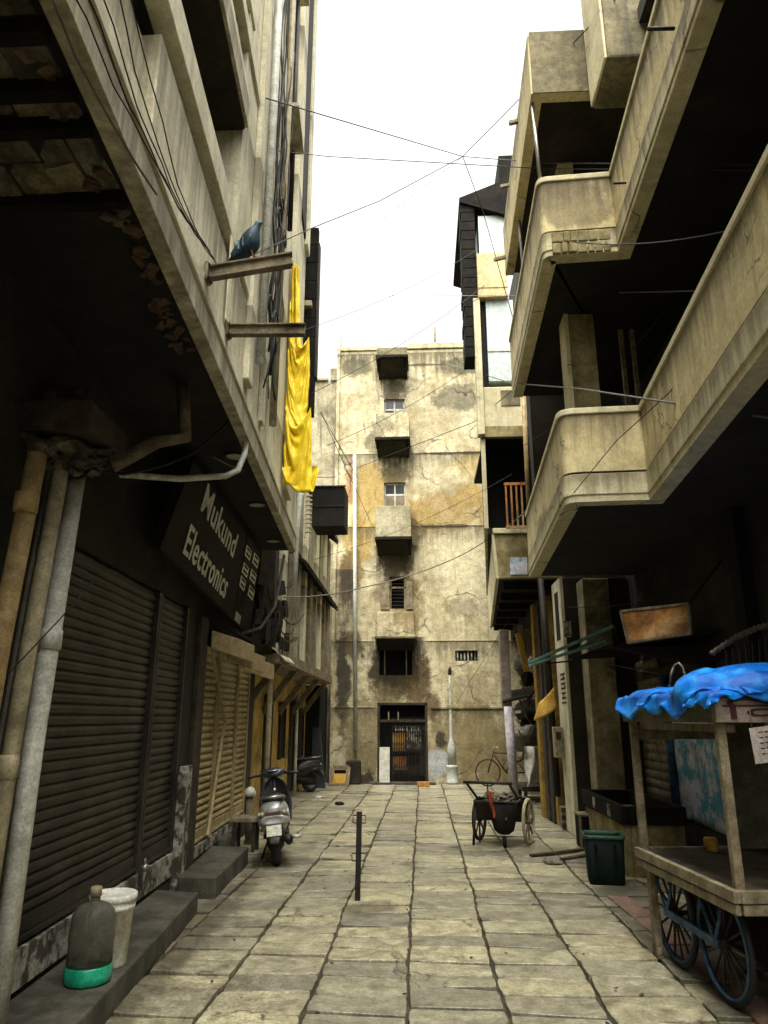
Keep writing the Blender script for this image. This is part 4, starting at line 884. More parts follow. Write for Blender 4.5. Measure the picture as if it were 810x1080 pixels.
# doorway with folding gate
u0, u1, z0, z1 = h_d
q = MB(); q.box(u0, u0 + .07, YW - .01, YW + .1, z0, z1); q.box(u1 - .07, u1, YW - .01, YW + .1, z0, z1); q.box(u0, u1, YW - .01, YW + .102, z1 - .07, z1); zt = z0 + (z1 - z0) * .75
q.box(u0 + .07, u1 - .07, YW + .0, YW + .1, zt, zt + .07)
dr = obj('doorway', q, m['wood_dark'], bb, bevel=0.008)
q = MB()
for k in range(2): xx = u0 + .3 + k * .27; q.box(xx, xx + .035, YW + .03, YW + .06, zt + .07, z1 - .25)
obj('transom_bar', q, m['wood'], dr)
q = MB(); n = 15; xa, xb = u0 + .42, u1 - .1; zg = zt - .08
for k in range(n):
    xx = xa + (xb - xa) * k / (n - 1); q.box(xx - .012, xx + .012, YW + .06, YW + .08, z0, zg)
    if k < n - 1:
        xn = xa + (xb - xa) * (k + 1) / (n - 1)
        for zz in (0.15, .75, 1.35): 
            q.bar((xx, YW + .055, z0 + zz), (xn, YW + .055, z0 + zz + .4), .012, .01); q.bar((xx, YW + .085, z0 + zz + .4), (xn, YW + .085, z0 + zz), .012, .01)
obj('folding_gate', q, m['steel_dark'], dr)
q = MB()
for k in range(7): xx = xa + .05 + k * .11; q.box(xx, xx + .07, YW + .1, YW + .12, zg - .15, zg - .02)
obj('gate_crest', q, m['white_paint'], dr)
for (a, b, c, d, mm) in ((xa, xa + .35, .85, 1.35, 'ochre'), (xa + .4, xa + .8, .9, 1.4, 'white_peel'), (xa + .02, xa + .4, .35, .7, 'rust'), (xa + .75, xa + 1.0, .2, .8, 'steel_dark')):
    q = MB(); q.box(a, b, YW + .18, YW + .3, c, d); obj('stored_panel', q, m[mm], dr)
q = MB(); q.box(h_d[0] - .2, h_d[1] + .2, YW - .25, YW, -.02, .06); obj('threshold', q, m['step'], dr, bevel=0.01)
# roof bits
q = MB(); p = at(459, 366, YW + 1); q.tube([(p.x, YW + 1, ZT - .5), (p.x, YW + 1, bxz(459, 338)[1] + .35)], .045, 8); q.box(p.x - .09, p.x + .09, YW + .9, YW + 1.1, ZT - .2, ZT + .45); obj('vent_pipe', q, m['grime'], bb)
q = MB(); p = at(357, 371, YW); q.tube([(p.x + .05, YW + .2, ZT - .4), (p.x + .05, YW + .2, bxz(357, 352)[1])], .03, 6); obj('aerial_mast', q, m['cable_g'], bb)
pipe('drainpipe', 'long white drainpipe fixed to the stained back building', [(*[at(374, 480, YW - .12).x], YW - .12, at(374, 480, YW - .12).z), (at(375, 790, YW - .12).x, YW - .12, .9)], 0.055, m['drain'])
b = MB(); b.box(at(366, 820, YW).x, at(381, 820, YW).x, YW - .35, YW - .03, 0, .62); obj('pipe_plinth', b, m['soot_shade_wall'], label='dark masonry block at the foot of the white drainpipe', cat='block', bevel=0.04)
# old wall to the left of the back building
ob = thing('old_building', 'lower mouldy old building squeezed left of the back building', 'building', (-4, 21.6, 0))
zt = at(345, 405, 21.7).z
w = MB(); w.box(-7, XL - .02, 21.5, 25, 0, zt); obj('wall', w, m['back_old'], ob)
w = MB(); w.box(-7, at(347, 405, 21.7).x, 21.42, 25, zt, zt + .12); w.box(at(349, 405, 21.7).x, XL - .02, 21.44, 25, zt, zt + .45); obj('coping', w, m['back_old'], ob, bevel=0.03)
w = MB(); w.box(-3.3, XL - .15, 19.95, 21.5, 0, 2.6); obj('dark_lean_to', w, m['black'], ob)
q = MB(); q.quad((-2.9, 19.8, 0), (-2.55, 19.8, 0), (-2.75, 19.92, 1.5), (-2.95, 19.92, 1.5), V((0, .04, 0))); obj('leaning_sheet', q, m['bluegrey'], label='dark blue grey sheet leaning in the dark corner behind the motorbike', cat='sheet')

# things in front of the back wall
t = thing('street_lamp', 'thin white lamp post with a thick round base before the back wall', 'lamp post', G(477, 827))
lp = G(477, 827); zt = at(475.5, 712, lp.y).z
q = MB(); q.lathe(lp, [(.0, 0), (.17, 0), (.17, .08), (.15, .1), (.15, .42), (.16, .44), (.14, .5)], 24); obj('base', q, m['drain'], t)
q = MB(); q.lathe(lp, [(.12, .5), (.115, .95), (.06, 1.15), (.05, 1.2), (.032, zt - .3), (.028, zt)], 18); obj('pole', q, m['drain'], t)
q = MB(); q.lathe((lp.x, lp.y, zt), [(.03, 0), (.05, .03), (.05, .14), (.02, .2)], 14); q.bar((lp.x, lp.y, zt + .15), (lp.x + .02, lp.y - .12, zt + .2), .05, .05); obj('lamp_head', q, m['steel_dark'], t)
t = thing('picture_frame', 'square wooden frame with an ochre panel leaning at the back wall', 'frame', at(357, 830, 20.4))
a, b, c, d = at(348, 830, 20.4), at(366, 831, 20.4), at(368, 809, 20.6), at(351, 809, 20.6); a.z = b.z = 0.01
q = MB(); 
for e, f_ in ((a, b), (b, c), (c, d), (d, a)): q.bar(e, f_, .09, .05, (0, 1, 0))
obj('frame', q, m['wood'], t, bevel=.008)
q = MB(); q.quad(a.lerp(c, .12), b.lerp(d, .12), c.lerp(a, .12), d.lerp(b, .12), V((0, .02, 0))); obj('panel', q, m['ochre'], t)
q = MB(); q.bar(a.lerp(d, .72).lerp(b.lerp(c, .72), .15), b.lerp(c, .72).lerp(a.lerp(d, .72), .15), .12, .03, (0, 1, 0)); obj('dark_panel', q, m['tin_dark'], t)
q = MB(); a, b = at(400, 828, 20.9), at(411, 788, 20.98); q.quad((a.x, 20.85, .02), (b.x, 20.85, .02), (b.x, 20.97, b.z), (a.x, 20.97, b.z), V((0, .03, 0)))
obj('white_board', q, m['white_paint'], label='tall narrow white board leaning at the folding gate', cat='board', bevel=.005)
a, b = G(440, 830), G(453, 829); q = MB(); q.box(a.x, b.x, a.y - .1, a.y + .12, 0, .13); obj('brick', q, m['orange_brick'], label='orange brick lying on the ground before the folding gate', cat='brick', bevel=.012)

# bicycle
def wheel(mb, c, r, axis='x', tr=.02, M=None, spokes=0): mb.torus(c, r, tr, axis, 32, 6, M)
def bicycle():
    p = G(520, 830); t = thing('bicycle', 'dark bicycle parked against the back wall right of the lamp post', 'bicycle', (p.x - .1, 20.55, 0), R(8))
    for x in (0, 1.02):
        q = MB(); q.torus((x, 0, .34), .33, .018, 'y', 36, 6); wl = obj('wheel', q, m['rubber'], t, local=True)
        q = MB()
        for k in range(14):
            a = 2 * math.pi * k / 14; q.bar((x, 0, .34), (x + .32 * math.cos(a), 0, .34 + .32 * math.sin(a)), .004)
        obj('spokes', q, m['chrome'], wl, local=True)
    q = MB()
    for a, b in (((0, .34), (.18, .88)), ((.18, .84), (.66, .82)), ((.2, .78), (.5, .33)), ((.5, .33), (.7, .88)), ((.5, .33), (1.02, .34)), ((1.02, .34), (.66, .82))): q.tube([(a[0], 0, a[1]), (b[0], 0, b[1])], .017, 8)
    obj('frame', q, m['steel_dark'], t, local=True)
    q = MB(); q.tube([(.3, -.27, .98), (.18, -.2, 1.0), (.18, .2, 1.0), (.3, .27, .98)], .014, 8); q.tube([(.18, 0, .86), (.18, 0, 1.0)], .016, 8); obj('handlebar', q, m['chrome'], t, local=True)
    q = MB(); q.loft([[V((x, w_ * math.cos(2 * math.pi * k / 10), .92 + .03 * math.sin(2 * math.pi * k / 10))) for k in range(10)] for x, w_ in ((.55, .02), (.62, .03), (.74, .08), (.82, .07))]); obj('saddle', q, m['rubber'], t, local=True)
    q = MB(); q.box(.85, 1.25, -.09, .09, .70, .72); q.bar((.9, .08, .7), (1.02, .08, .34), .012); q.bar((.9, -.08, .7), (1.02, -.08, .34), .012); obj('carrier', q, m['steel_dark'], t, local=True)
bicycle()

# ------------------------------------------------------------------ RIGHT BUILDING
rbld = thing('balcony_building', 'cream concrete building with stepped balconies over a dark shop front on the right', 'building', (3, 6, 0))
XB = 3.35
def rounded(c0, c1, c2, r, n=6):
    c0, c1, c2 = V(c0), V(c1), V(c2); a = c1 + (c0 - c1).normalized() * r; b = c1 + (c2 - c1).normalized() * r
    return [tuple((a * (1 - t) + c1 * t).lerp(c1 * (1 - t) + b * t, t)) for t in [i / n for i in range(n + 1)]]
def plan(near0, near1, corner, far, r):
    return [(near0[0] - .02, -6), near0, near1] + rounded(near1, corner, far, r) + [far]
L1 = plan((2.0, 3.4), (2.29, 7.0), (1.47, 7.05), (1.68, 11.1), .16)
L2 = plan((2.02, 3.4), (2.2, 6.9), (1.40, 6.95), (1.50, 10.6), .1)
L3 = [(2.18, 7.0), (1.40, 7.0), (1.50, 10.7)]
for nm, P_, z0, z1 in (('lower', L1, 3.86, 4.86), ('upper', L2, 6.66, 7.68)):
    q = MB(); ribbon(q, P_, 0.0, -.14, z0 + .30, z1 - .07); o = obj('balcony_parapet', q, m['parapet'], rbld)
    q = MB(); ribbon(q, P_, 0.02, -.17, z1 - .07, z1); obj('coping', q, m['beige'], o, bevel=.01)
    q = MB(); ribbon(q, P_, -0.02, -.14, z0 + .275, z0 + .30); obj('groove', q, m['soot_shade_wall'], o)
    q = MB(); ribbon(q, P_, 0.012, -.14, z0 + .05, z0 + .275); obj('lower_band', q, m['beige'], o, bevel=.008)
    q = MB(); ribbon(q, P_, 0.0, -.16, z0 - .02, z0 + .05); obj('drip_edge', q, m['beige'], o, bevel=.01)
    pts = offs(P_, -.13); poly = [(p.x, p.y) for p in pts]
    q = MB(); q.prism([(XB, -6)] + poly + [(XB, poly[-1][1])], z0, z0 + .16); obj('balcony_slab', q, m['soot_shade'], rbld)
q = MB()
for r_ in range(2):
    xx = 1.50
    while xx < 2.12:
        wb = random.uniform(.07, .14); d_ = random.uniform(0, .018)
        q.box(xx, min(xx + wb - .008, 2.17), 6.905 - d_, 6.99, 6.65 + r_ * .14, 6.65 + r_ * .14 + .13); xx += wb
obj('exposed_brickwork', q, m['mossy'], rbld, label='patch of exposed blockwork on the upper balcony', bevel=.012)
q = MB(); ribbon(q, L3, 0.0, -.14, 8.93, 9.84); o = obj('roof_beam', q, m['parapet'], rbld)
q = MB(); q.hexa([V((1.42, 6.985, 8.93)), V((2.18, 6.985, 8.93)), V((2.18, 7.0, 8.93)), V((1.42, 7.0, 8.93)), V((1.42, 6.985, 9.86)), V((2.18, 6.985, 9.86)), V((2.18, 7.0, 9.86)), V((1.42, 7.0, 9.86))]); obj('weathered_face', q, m['grime'], o)
q = MB(); q.prism([(XB, 7.0), (1.52, 7.13), (1.6, 10.7), (XB, 10.7)], 8.98, 9.2); q.box(2.45, XB, -6, 7, 9.0, 9.2); obj('roof_slab', q, m['soot_shade_wall'], rbld)
q = MB(); q.box(2.08, 2.9, 6.2, 6.9, 8.55, 10.6); o = obj('roof_tank_beam', q, m['grime'], rbld, bevel=.03)
q = MB(); q.box(2.05, 2.08, 6.22, 6.88, 8.57, 10.58); obj('pale_edge', q, m['beige'], o, bevel=.01)
# recessed walls and ceilings
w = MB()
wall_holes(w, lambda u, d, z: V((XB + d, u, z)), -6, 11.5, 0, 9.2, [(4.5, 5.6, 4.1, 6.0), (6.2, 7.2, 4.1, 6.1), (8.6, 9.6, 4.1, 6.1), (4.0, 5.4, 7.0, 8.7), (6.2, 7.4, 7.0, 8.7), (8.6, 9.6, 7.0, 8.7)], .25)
obj('wall', w, m['soot_shade_wall'], rbld)
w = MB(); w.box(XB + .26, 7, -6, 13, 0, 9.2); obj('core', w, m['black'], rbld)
w = MB(); w.box(1.85, XB, 11.12, 11.4, 4.0, 9.0); obj('party_wall', w, m['soot_shade_wall'], rbld)
w = MB(); w.box(-.1, 0, 0, 0, 0, 0)
for (y0, y1, z0, z1) in ((4.5, 5.6, 4.1, 6.0), (6.2, 7.2, 4.1, 6.1), (8.6, 9.6, 4.1, 6.1), (4.0, 5.4, 7.0, 8.7), (6.2, 7.4, 7.0, 8.7), (8.6, 9.6, 7.0, 8.7)):
    q = MB(); 
    for k in range(3): yy = y0 + (y1 - y0 - .07) * k / 2; q.box(XB - .03, XB + .08, yy, yy + .07, z0, z1)
    q.box(XB - .03, XB + .082, y0, y1, z1 - .07, z1); q.box(XB - .025, XB + .078, y0, y1, z0 + (z1 - z0) * .68, z0 + (z1 - z0) * .68 + .06)
    f_ = obj('window', q, m['wood'], rbld, bevel=.006)
    q = MB(); q.box(XB + .05, XB + .06, y0, y1, z0, z1); obj('pane', q, m['glass'], f_)
c = [at(602, 380, 8.2).x, at(630, 380, 8.2).x]
q = MB(); q.box(c[0], c[1], 8.2, 8.5, 4.02, 6.7); o = obj('column', q, m['mossy'], rbld, bevel=.01)
q = MB(); q.box(c[0] - .05, c[0], 8.18, 8.5, 4.02, 6.7); obj('pale_arris', q, m['beige'], o)
for px_ in (656, 668):
    xx = at(px_, 380, 8.6).x; q = MB(); q.box(xx, xx + .05, 8.6, 8.66, 4.02, 6.7); obj('timber_post', q, m['wood'], rbld)
q = MB(); q.box(at(588, 170, 8.2).x, at(604, 170, 8.2).x, 8.2, 8.4, 6.82, 9.0); obj('column', q, m['parapet'], rbld, bevel=.01)
q = MB(); q.box(at(604, 170, 8.2).x, XB, 8.25, 8.4, 8.2, 8.6); obj('beam', q, m['mossy'], rbld)
for a, b in (((561, 106, 7.15), (570, 192, 7.15)), ((546, 210, 9.3), (553, 300, 9.3))):
    q = MB(); q.tube([at(*a), at(*b)], .022, 8); obj('steel_prop', q, m['chrome'], rbld)
# stub pipes and brackets on the parapets
for (x0, y0, x1, y1, Y) in ((686, 38, 711, 30, 3.6), (649, 197, 660, 193, 6.3)):
    q = MB(); p = at(x1, y1, Y); q.tube([p, p + (at(x0, y0, Y) - p) * 1.0 + V((-.03, -.05, 0))], .012, 8); obj('drain_spout', q, m['steel_dark'], rbld)
for (x, y, Y) in ((745, 357, 5.2), (693, 467, 6.7)):
    p = at(x + 25, y - 6, Y); q = MB(); q.bar(p, p + V((-.17, -.05, -.03)), .025); q.bar(p + V((-.02, 0, 0)), p + V((.0, 0, -.12)), .02); obj('hook_bracket', q, m['steel_dark'], rbld)
for (x0, x1, y, Y) in ((537, 550, 128, 8.2), (528, 543, 195, 9.6), (521, 534, 272, 10.5)):
    q = MB(); a, b = at(x0, y + 2, Y), at(x1, y - 1, Y); q.bar(a, b, .05, .05); obj('beam_end', q, m['wood'], rbld)
# ground floor piers
q = MB(); a = at(582, 700, 12.5).x; q.box(2.30, 2.36, 12.0, 12.75, 0, 4.0); o = obj('door_strip', q, m['beige_left'], rbld, bevel=.01)
q = MB(); q.box(2.292, 2.30, 12.2, 12.5, 3.0, 3.8); obj('dark_inset', q, m['black'], o)
q = MB(); q.box(2.36, 3.4, 12.0, 12.6, 0, 4.0); obj('pier', q, m['soot_shade_wall'], rbld, bevel=.01)
xa = at(627, 800, 11.6).x; xb = at(657, 800, 11.6).x
q = MB(); q.box(xa, xb, 11.55, 12.0, 0, 3.9); obj('pilaster', q, m['pier'], rbld, bevel=.02)
q = MB(); q.box(xb, XB, 11.7, 12.0, 0, 3.9); obj('side_wall', q, m['soot_shade_wall'], rbld)
q = MB(); q.box(3.22, XB, 7.35, 7.6, 0, 3.86); obj('dark_pilaster', q, m['black'], rbld)
# lettering painted on the door strip (reads downward)
q = MB()
for k in range(7):
    zz = 2.42 - k * .075; q.box(2.294, 2.299, 12.05, 12.42, zz, zz + .032)
    if k % 2: q.box(2.294, 2.2985, 12.05 + .1 * (k % 3), 12.12 + .1 * (k % 3), zz + .032, zz + .07)
obj('painted_marks', q, m['ink'], rbld)
# shop opening behind the food cart
q = MB(); n = 19; prof = []
for i in range(n * 4 + 1): prof.append((XB - .02 - .02 * abs(math.sin(math.pi * i / 4)), .3 + i * .03))
for i in range(len(prof) - 1): q.add([(prof[i][0], 10.55, prof[i][1]), (prof[i][0], 11.65, prof[i][1]), (prof[i + 1][0], 11.65, prof[i + 1][1]), (prof[i + 1][0], 10.55, prof[i + 1][1])], [(0, 1, 2, 3)])
obj('shutter', q, m['wood'], rbld)
q = MB(); wn = MB()
q.grid(lambda u, v: V((XB - .012 - .01 * fz((u * 4, v * 4, 2)), 8.75 + 1.6 * u, .5 + 1.2 * v)), 12, 12); obj('painted_panel', q, m['blue_wall'], rbld, label='peeling blue and lavender painted wall patch', solid=.01)
q = MB(); q.tube([(XB - .05, 10.3, .5), (XB - .05, 10.3, 2.3)], .06, 10); obj('blue_pipe', q, m['paint_blue'], rbld)
q = MB(); q.box(XB - .04, XB - .002, 10.42, 10.52, .2, 2.4); q.box(XB - .04, XB - .002, 8.6, 8.7, .2, 2.4); q.box(XB - .05, XB - .002, 8.6, 11.66, 2.3, 2.42); obj('opening_frame', q, m['wood_dark'], rbld)

# rusty sign
a, b, c, d = at(655, 645, 7.7), at(726, 637, 7.15), at(729, 668, 7.05), at(663, 678, 7.6)
t = thing('rusty_sign', 'rusted rectangular sheet metal sign hung below the right balcony', 'sign', (a + c) / 2)
q = MB(); nr = (b - a).cross(d - a).normalized()
q.quad(d, c, b, a, nr * .03); obj('sheet', q, m['rust'], t)
q = MB()
for e, f_ in ((a, b), (b, c), (c, d), (d, a)): q.bar(e, f_, .025, .035, nr)
obj('frame', q, m['rust_beam'], t)
q = MB(); q.bar(a.lerp(b, .2), a.lerp(b, .2) + V((.4, .4, .5)), .02); q.bar(b, b + V((.5, .3, .5)), .02); obj('hanger', q, m['steel_dark'], t)
# teal awning frame and dark canopy
t = thing('awning_frame', 'bare teal painted awning frame sticking out from the right piers', 'awning frame', at(605, 680, 10.6))
for a, b in (((558, 699, 11.4), (648, 660, 10.2)), ((560, 701, 11.6), (640, 676, 10.8)), ((600, 690, 11.2), (632, 672, 11.2))):
    q = MB(); q.bar(at(*a), at(*b), .05, .035); obj('bar', q, m['teal'], t)
for a, b in (((648, 660, 10.2), (653, 685, 10.6)), ((575, 700, 11.4), (603, 697, 11.8)), ((600, 696, 11.6), (645, 680, 10.8))):
    q = MB(); q.bar(at(*a), at(*b), .025); obj('stay', q, m['steel_dark'], t)
q = MB(); q.quad(at(604, 696, 11.3), at(655, 682, 10.6), V((XB, 8.2, 2.66)), V((XB, 11.3, 2.66)), V((0, 0, .035))); 
obj('canopy', q, m['tin_dark'], label='dark sheet canopy sagging above the right shop opening', cat='canopy')
q = MB(); q.quad(at(645, 684, 10.4), at(745, 706, 8.0), V((XB, 8.0, 2.45)), V((XB, 10.4, 2.6)), V((0, 0, .03))); obj('canopy', q, m['tin_dark'], label='flat black canopy sheet beneath the rusty sign', cat='canopy')
t = thing('corrugated_grille', 'corrugated awning edge over dark bars at the far right above the blue tarpaulin', 'grille', at(785, 680, 6.4))
q = MB(); pts = []
for i in range(49):
    u = i / 48; p = at(750 + 70 * u, 690 - 32 * u - 6 * math.sin(u * 3.1), 6.4); pts.append(p + V((0, 0, .012 * math.sin(i * 2.2))))
q.tube(pts, .022, 6); obj('corrugated_edge', q, m['wood'], t)
q = MB()
for i in range(8): q.bar(at(766 + i * 7, 686 - i * 2.4, 6.45), at(768 + i * 7, 712, 6.45), .018)
q.bar(at(762, 708, 6.45), at(822, 708, 6.45), .02); obj('bars', q, m['steel_dark'], t)

# low items by the right piers
t = thing('wash_trough', 'low concrete trough with a dark rim beside the green bin', 'trough', (2.7, 9.9, 0))
q = MB(); q.box(2.30, 2.38, 9.15, 11.2, 0, .56); q.box(2.38, 3.0, 9.15, 9.23, 0, .56); q.box(2.38, 3.0, 11.12, 11.2, 0, .56); q.box(2.92, 3.0, 9.23, 11.12, 0, .56); q.box(2.38, 2.92, 9.23, 11.12, .0, .3); obj('basin', q, m['mossy'], t, bevel=.015)
q = MB(); q.box(2.27, 2.36, 9.1, 11.25, .56, .76); q.box(2.36, 3.02, 9.1, 9.18, .56, .76); q.box(2.93, 3.02, 9.18, 11.25, .56, .76); q.box(2.36, 2.93, 11.17, 11.25, .56, .76); obj('rim', q, m['tin_dark'], t, bevel=.015)
for ya in (9.6, 10.4):
    q = MB(); q.box(2.262, 2.27, ya, ya + .12, .59, .73); obj('rim_patch', q, m['white_peel'], t)
t = thing('black_crate', 'square black crate with a pale edge at the foot of the pier', 'crate', (2.35, 11.25, 0))
q = MB(); q.box(2.17, 2.52, 11.0, 11.35, 0, .42); obj('body', q, m['tin_dark'], t, bevel=.02)
q = MB(); q.box(2.16, 2.53, 10.99, 11.36, .42, .45); q.box(2.158, 2.19, 10.985, 11.02, 0, .42); obj('lid', q, m['grime'], t, bevel=.008)
gp = (G(622, 930) + G(662, 934)) / 2
t = thing('dustbin', 'dark green square plastic dustbin with a worn bright rim', 'bin', (gp.x, gp.y + .1, 0), R(-8))
def sq(h, z, r=.05, n=4):
    out = []
    for sx, sy, a0 in ((1, 1, 0), (-1, 1, 90), (-1, -1, 180), (1, -1, 270)):
        for k in range(n): a = R(a0 + 90 * k / (n - 1)); out.append(V((sx * (h - r) + r * math.cos(a), sy * (h - r) + r * math.sin(a), z)))
    return out
q = MB(); q.loft([sq(.185, 0), sq(.19, .02), sq(.21, .46), sq(.19, .46), sq(.15, .06)]); obj('body', q, m['green_bin'], t, local=True)
q = MB(); q.loft([sq(.215, .46), sq(.222, .47), sq(.222, .495), sq(.205, .50), sq(.195, .48), sq(.195, .46)], False); obj('rim', q, m['green_rim'], t, local=True)
q = MB(); q.loft([sq(.19, .36), sq(.12, .43), sq(.05, .46)]); obj('rubbish', q, m['litter'], t, local=True)
for xx in (-.1, .1):
    q = MB(); q.box(xx - .02, xx + .02, -.208, -.19, .08, .42); obj('rib', q, m['green_bin'], t, local=True, bevel=.006)

# ------------------------------------------------------------------ RIGHT FAR BUILDING
r2 = thing('narrow_house', 'narrow old house with stacked closed balconies beyond the cream building on the right', 'building', (2.4, 15, 0))
Y0, Y1 = 13.0, 20.6
X = lambda px_, py: at(px_, py, Y0).x
Z = lambda px_, py: at(px_, py, Y0).z
w = MB(); w.box(2.55, 6, 12.8, 21.05, 3.9, 13); w.box(3.05, 6, 12.8, 21.05, 0, 3.9); obj('wall', w, m['soot_shade_wall'], r2)
# lower box
xa, za, zb = X(526, 600), Z(526, 610), Z(526, 563)
w = MB(); w.hexa([V((xa, Y0, za)), V((2.55, Y0, za)), V((2.55, Y0 + .12, za)), V((xa, Y0 + .12, za)), V((xa - .05, Y0, zb)), V((2.55, Y0, zb)), V((2.55, Y0 + .12, zb)), V((xa - .05, Y0 + .12, zb))]); o = obj('balcony_front', w, m['mossy'], r2, bevel=.015)
w = MB(); w.box(X(538, 598), X(556, 598), Y0 - .012, Y0, Z(540, 606), Z(540, 588)); obj('blue_patch', w, m['blue_wall'], o)
w = MB(); w.box(xa - .08, 2.5, Y0 - .04, Y0 + .14, zb, zb + .1); obj('coping', w, m['beige'], o, bevel=.01)
x2 = at(517, 669, Y1).x
w = MB(); w.hexa([V((xa - .06, Y0, za)), V((xa, Y0, za)), V((x2 + .06, Y1, za)), V((x2, Y1, za)), V((xa - .1, Y0, zb)), V((xa - .05, Y0, zb)), V((x2 + .04, Y1, zb)), V((x2 - .04, Y1, zb))]); obj('balcony_side', w, m['beige'], r2)
w = MB(); w.prism([(xa + .02, Y0 + .13), (2.55, Y0 + .13), (2.55, Y1), (x2 + .07, Y1)], za + .03, za + .15)
for k in range(6): yy = Y0 + .5 + k * 1.3; w.box(xa + .1 + (x2 - xa) * (yy - Y0) / (Y1 - Y0), 2.5, yy, yy + .14, za - .12, za + .03)
obj('balcony_floor', w, m['soot_shade'], r2)
# upper box
xf_ = at(508, 500, Y1).x
xb_, zc, zd, ze = X(513, 500), Z(513, 557), Z(513, 460), Z(513, 408)
w = MB(); w.box(xb_, X(563, 430), Y0, Y0 + .12, zd, ze); o = obj('balcony_front', w, m['beige'], r2, bevel=.02)
w = MB(); w.box(xb_ - .02, X(563, 430), Y0 - .02, Y0 + .1, zd - .03, zd + .2); obj('mossy_band', w, m['mossy'], o, bevel=.01)
w = MB(); w.box(X(528, 415), X(548, 415), Y0 - .015, Y0, Z(528, 428), Z(528, 412)); obj('dark_inset', w, m['grime'], o)
w = MB(); w.hexa([V((xb_ - .08, Y0, zc)), V((xb_, Y0, zc)), V((xf_ + .1, Y1, zc)), V((xf_, Y1, zc)), V((xb_ - .08, Y0, ze)), V((xb_, Y0, ze)), V((xf_ + .1, Y1, ze)), V((xf_, Y1, ze))]); obj('balcony_side', w, m['beige'], r2)
w = MB(); w.box(xb_, 2.55, Y0 + .9, Y0 + 1.0, zc, ze); w.box(xb_, 2.55, Y0 + .12, Y0 + 3, zd + .02, zd + .1); obj('dark_recess_panel', w, m['black'], r2)
w = MB(); w.prism([(xb_ - .02, Y0), (2.55, Y0), (2.55, Y1), (xf_ + .05, Y1)], zc - .12, zc); obj('balcony_floor', w, m['soot_shade'], r2)
w = MB(); a, b = X(533, 540), X(560, 540); z0, z1 = Z(533, 558), Z(533, 516)
for k in range(6): xx = a + (b - a) * k / 5; w.box(xx - .015, xx + .015, Y0 - .25, Y0 - .22, z0, z1)
w.box(a - .03, b, Y0 - .255, Y0 - .215, z1, z1 + .05); w.box(a - .03, b, Y0 - .255, Y0 - .215, z0 - .05, z0); obj('railing', w, m['rust'], r2)
# glazed upper storeys
w = MB(); w.box(X(514, 360), X(543, 360), Y0, Y0 + 3, Z(514, 402), Z(514, 317)); o = obj('blue_screen', w, m['pale_blue'], r2)
w = MB(); zz = Z(514, 370); w.box(X(514, 360), X(543, 360), Y0 - .015, Y0, zz - .02, zz + .02); obj('screen_bar', w, m['white_paint'], o)
w = MB(); w.box(X(505, 250), X(538, 250), Y0, Y0 + 3, Z(505, 271), Z(505, 228)); obj('blue_screen', w, m['pale_blue'], r2)
w = MB(); w.box(X(503, 290), X(534, 290), Y0 - .12, Y0 + 3, Z(503, 317), Z(503, 271)); o = obj('timber_panel', w, m['pink_board'], r2, bevel=.01)
w = MB(); zz = Z(503, 307); w.box(X(503, 290), X(534, 290), Y0 - .128, Y0 - .12, zz - .012, zz); obj('panel_joint', w, m['wood'], o)
w = MB(); w.box(X(501, 380), X(508, 380), Y0 - .1, Y0 + .1, Z(503, 460), Z(503, 317)); obj('corner_post', w, m['beige'], r2, bevel=.01)
w = MB(); w.box(X(509, 380), X(514, 380), Y0 + .05, Y0 + .8, Z(503, 410), Z(503, 317)); obj('dark_gap', w, m['black'], r2)
q = MB(); xa, xb2 = X(488, 300), X(504, 300); z0, z1 = Z(488, 378), Z(488, 216)
n = 16
for i in range(n):
    za, zb = z0 + (z1 - z0) * i / n, z0 + (z1 - z0) * (i + 1) / n; j = .05 * fz((i * .9, 1, 1))
    q.box(xa + j, xb2 - .015, Y0 - .05, Y0 + .5, za, zb - .01)
obj('tin_cladding', q, m['tin_dark'], r2, bevel=.01)
q = MB(); q.hexa([V((xa - .02, Y0 - .1, z1)), V((X(540, 215), Y0 - .1, Z(540, 232))), V((X(540, 215), Y0 + 3, Z(540, 232))), V((xa - .02, Y0 + 3, z1)), V((xa - .02, Y0 - .1, z1 + .1)), V((X(540, 200), Y0 - .1, Z(540, 190))), V((X(540, 200), Y0 + 3, Z(540, 190))), V((xa - .02, Y0 + 3, z1 + .1))])
q.box(X(526, 180), X(545, 180), Y0 - .05, Y0 + 2, Z(527, 200), Z(527, 166)); q.box(X(519, 200), X(530, 200), Y0 - .08, Y0 + .5, Z(522, 206), Z(522, 200)); obj('roof', q, m['tin_dark'], r2)
# ground floor shop strips
for (px_, w_, mt_, Y) in ((568, .22, 'ochre_old', 14.2), (574, .12, 'wood_dark', 13.8), (579, .1, 'soot_shade_wall', 13.4), (583, .12, 'ochre_old', 13.2)):
    xx = at(px_, 760, Y).x; q = MB(); q.box(xx, xx + w_, Y, Y + .3, 0, 3.9); obj('door_strip', q, m[mt_], r2, bevel=.01)
q = MB(); xx = at(549, 700, 18.4).x; q.box(xx, 3.1, 18.4, 18.6, 0, 4); obj('shop_wall', q, m['back_old'], r2)
q = MB(); q.bar(at(546, 668, 16), at(556, 708, 16), .12, .06); obj('yellow_plank', q, m['ochre'], r2)
q = MB(); xx = at(531, 660, 15.2); q.box(at(528, 700, 15.2).x, at(538, 700, 15.2).x, 15.2, 15.35, at(530, 745, 15.2).z, za - 1 if False else at(530, 664, 15.2).z); obj('bleached_post', q, m['fascia_pink'], r2, bevel=.01)
q = MB(); q.quad(at(530, 742, 15.0), at(560, 735, 14.6), at(566, 726, 15.8), at(533, 731, 16.2), V((0, 0, .04))); o = obj('tin_awning', q, m['tin_dark'], r2)
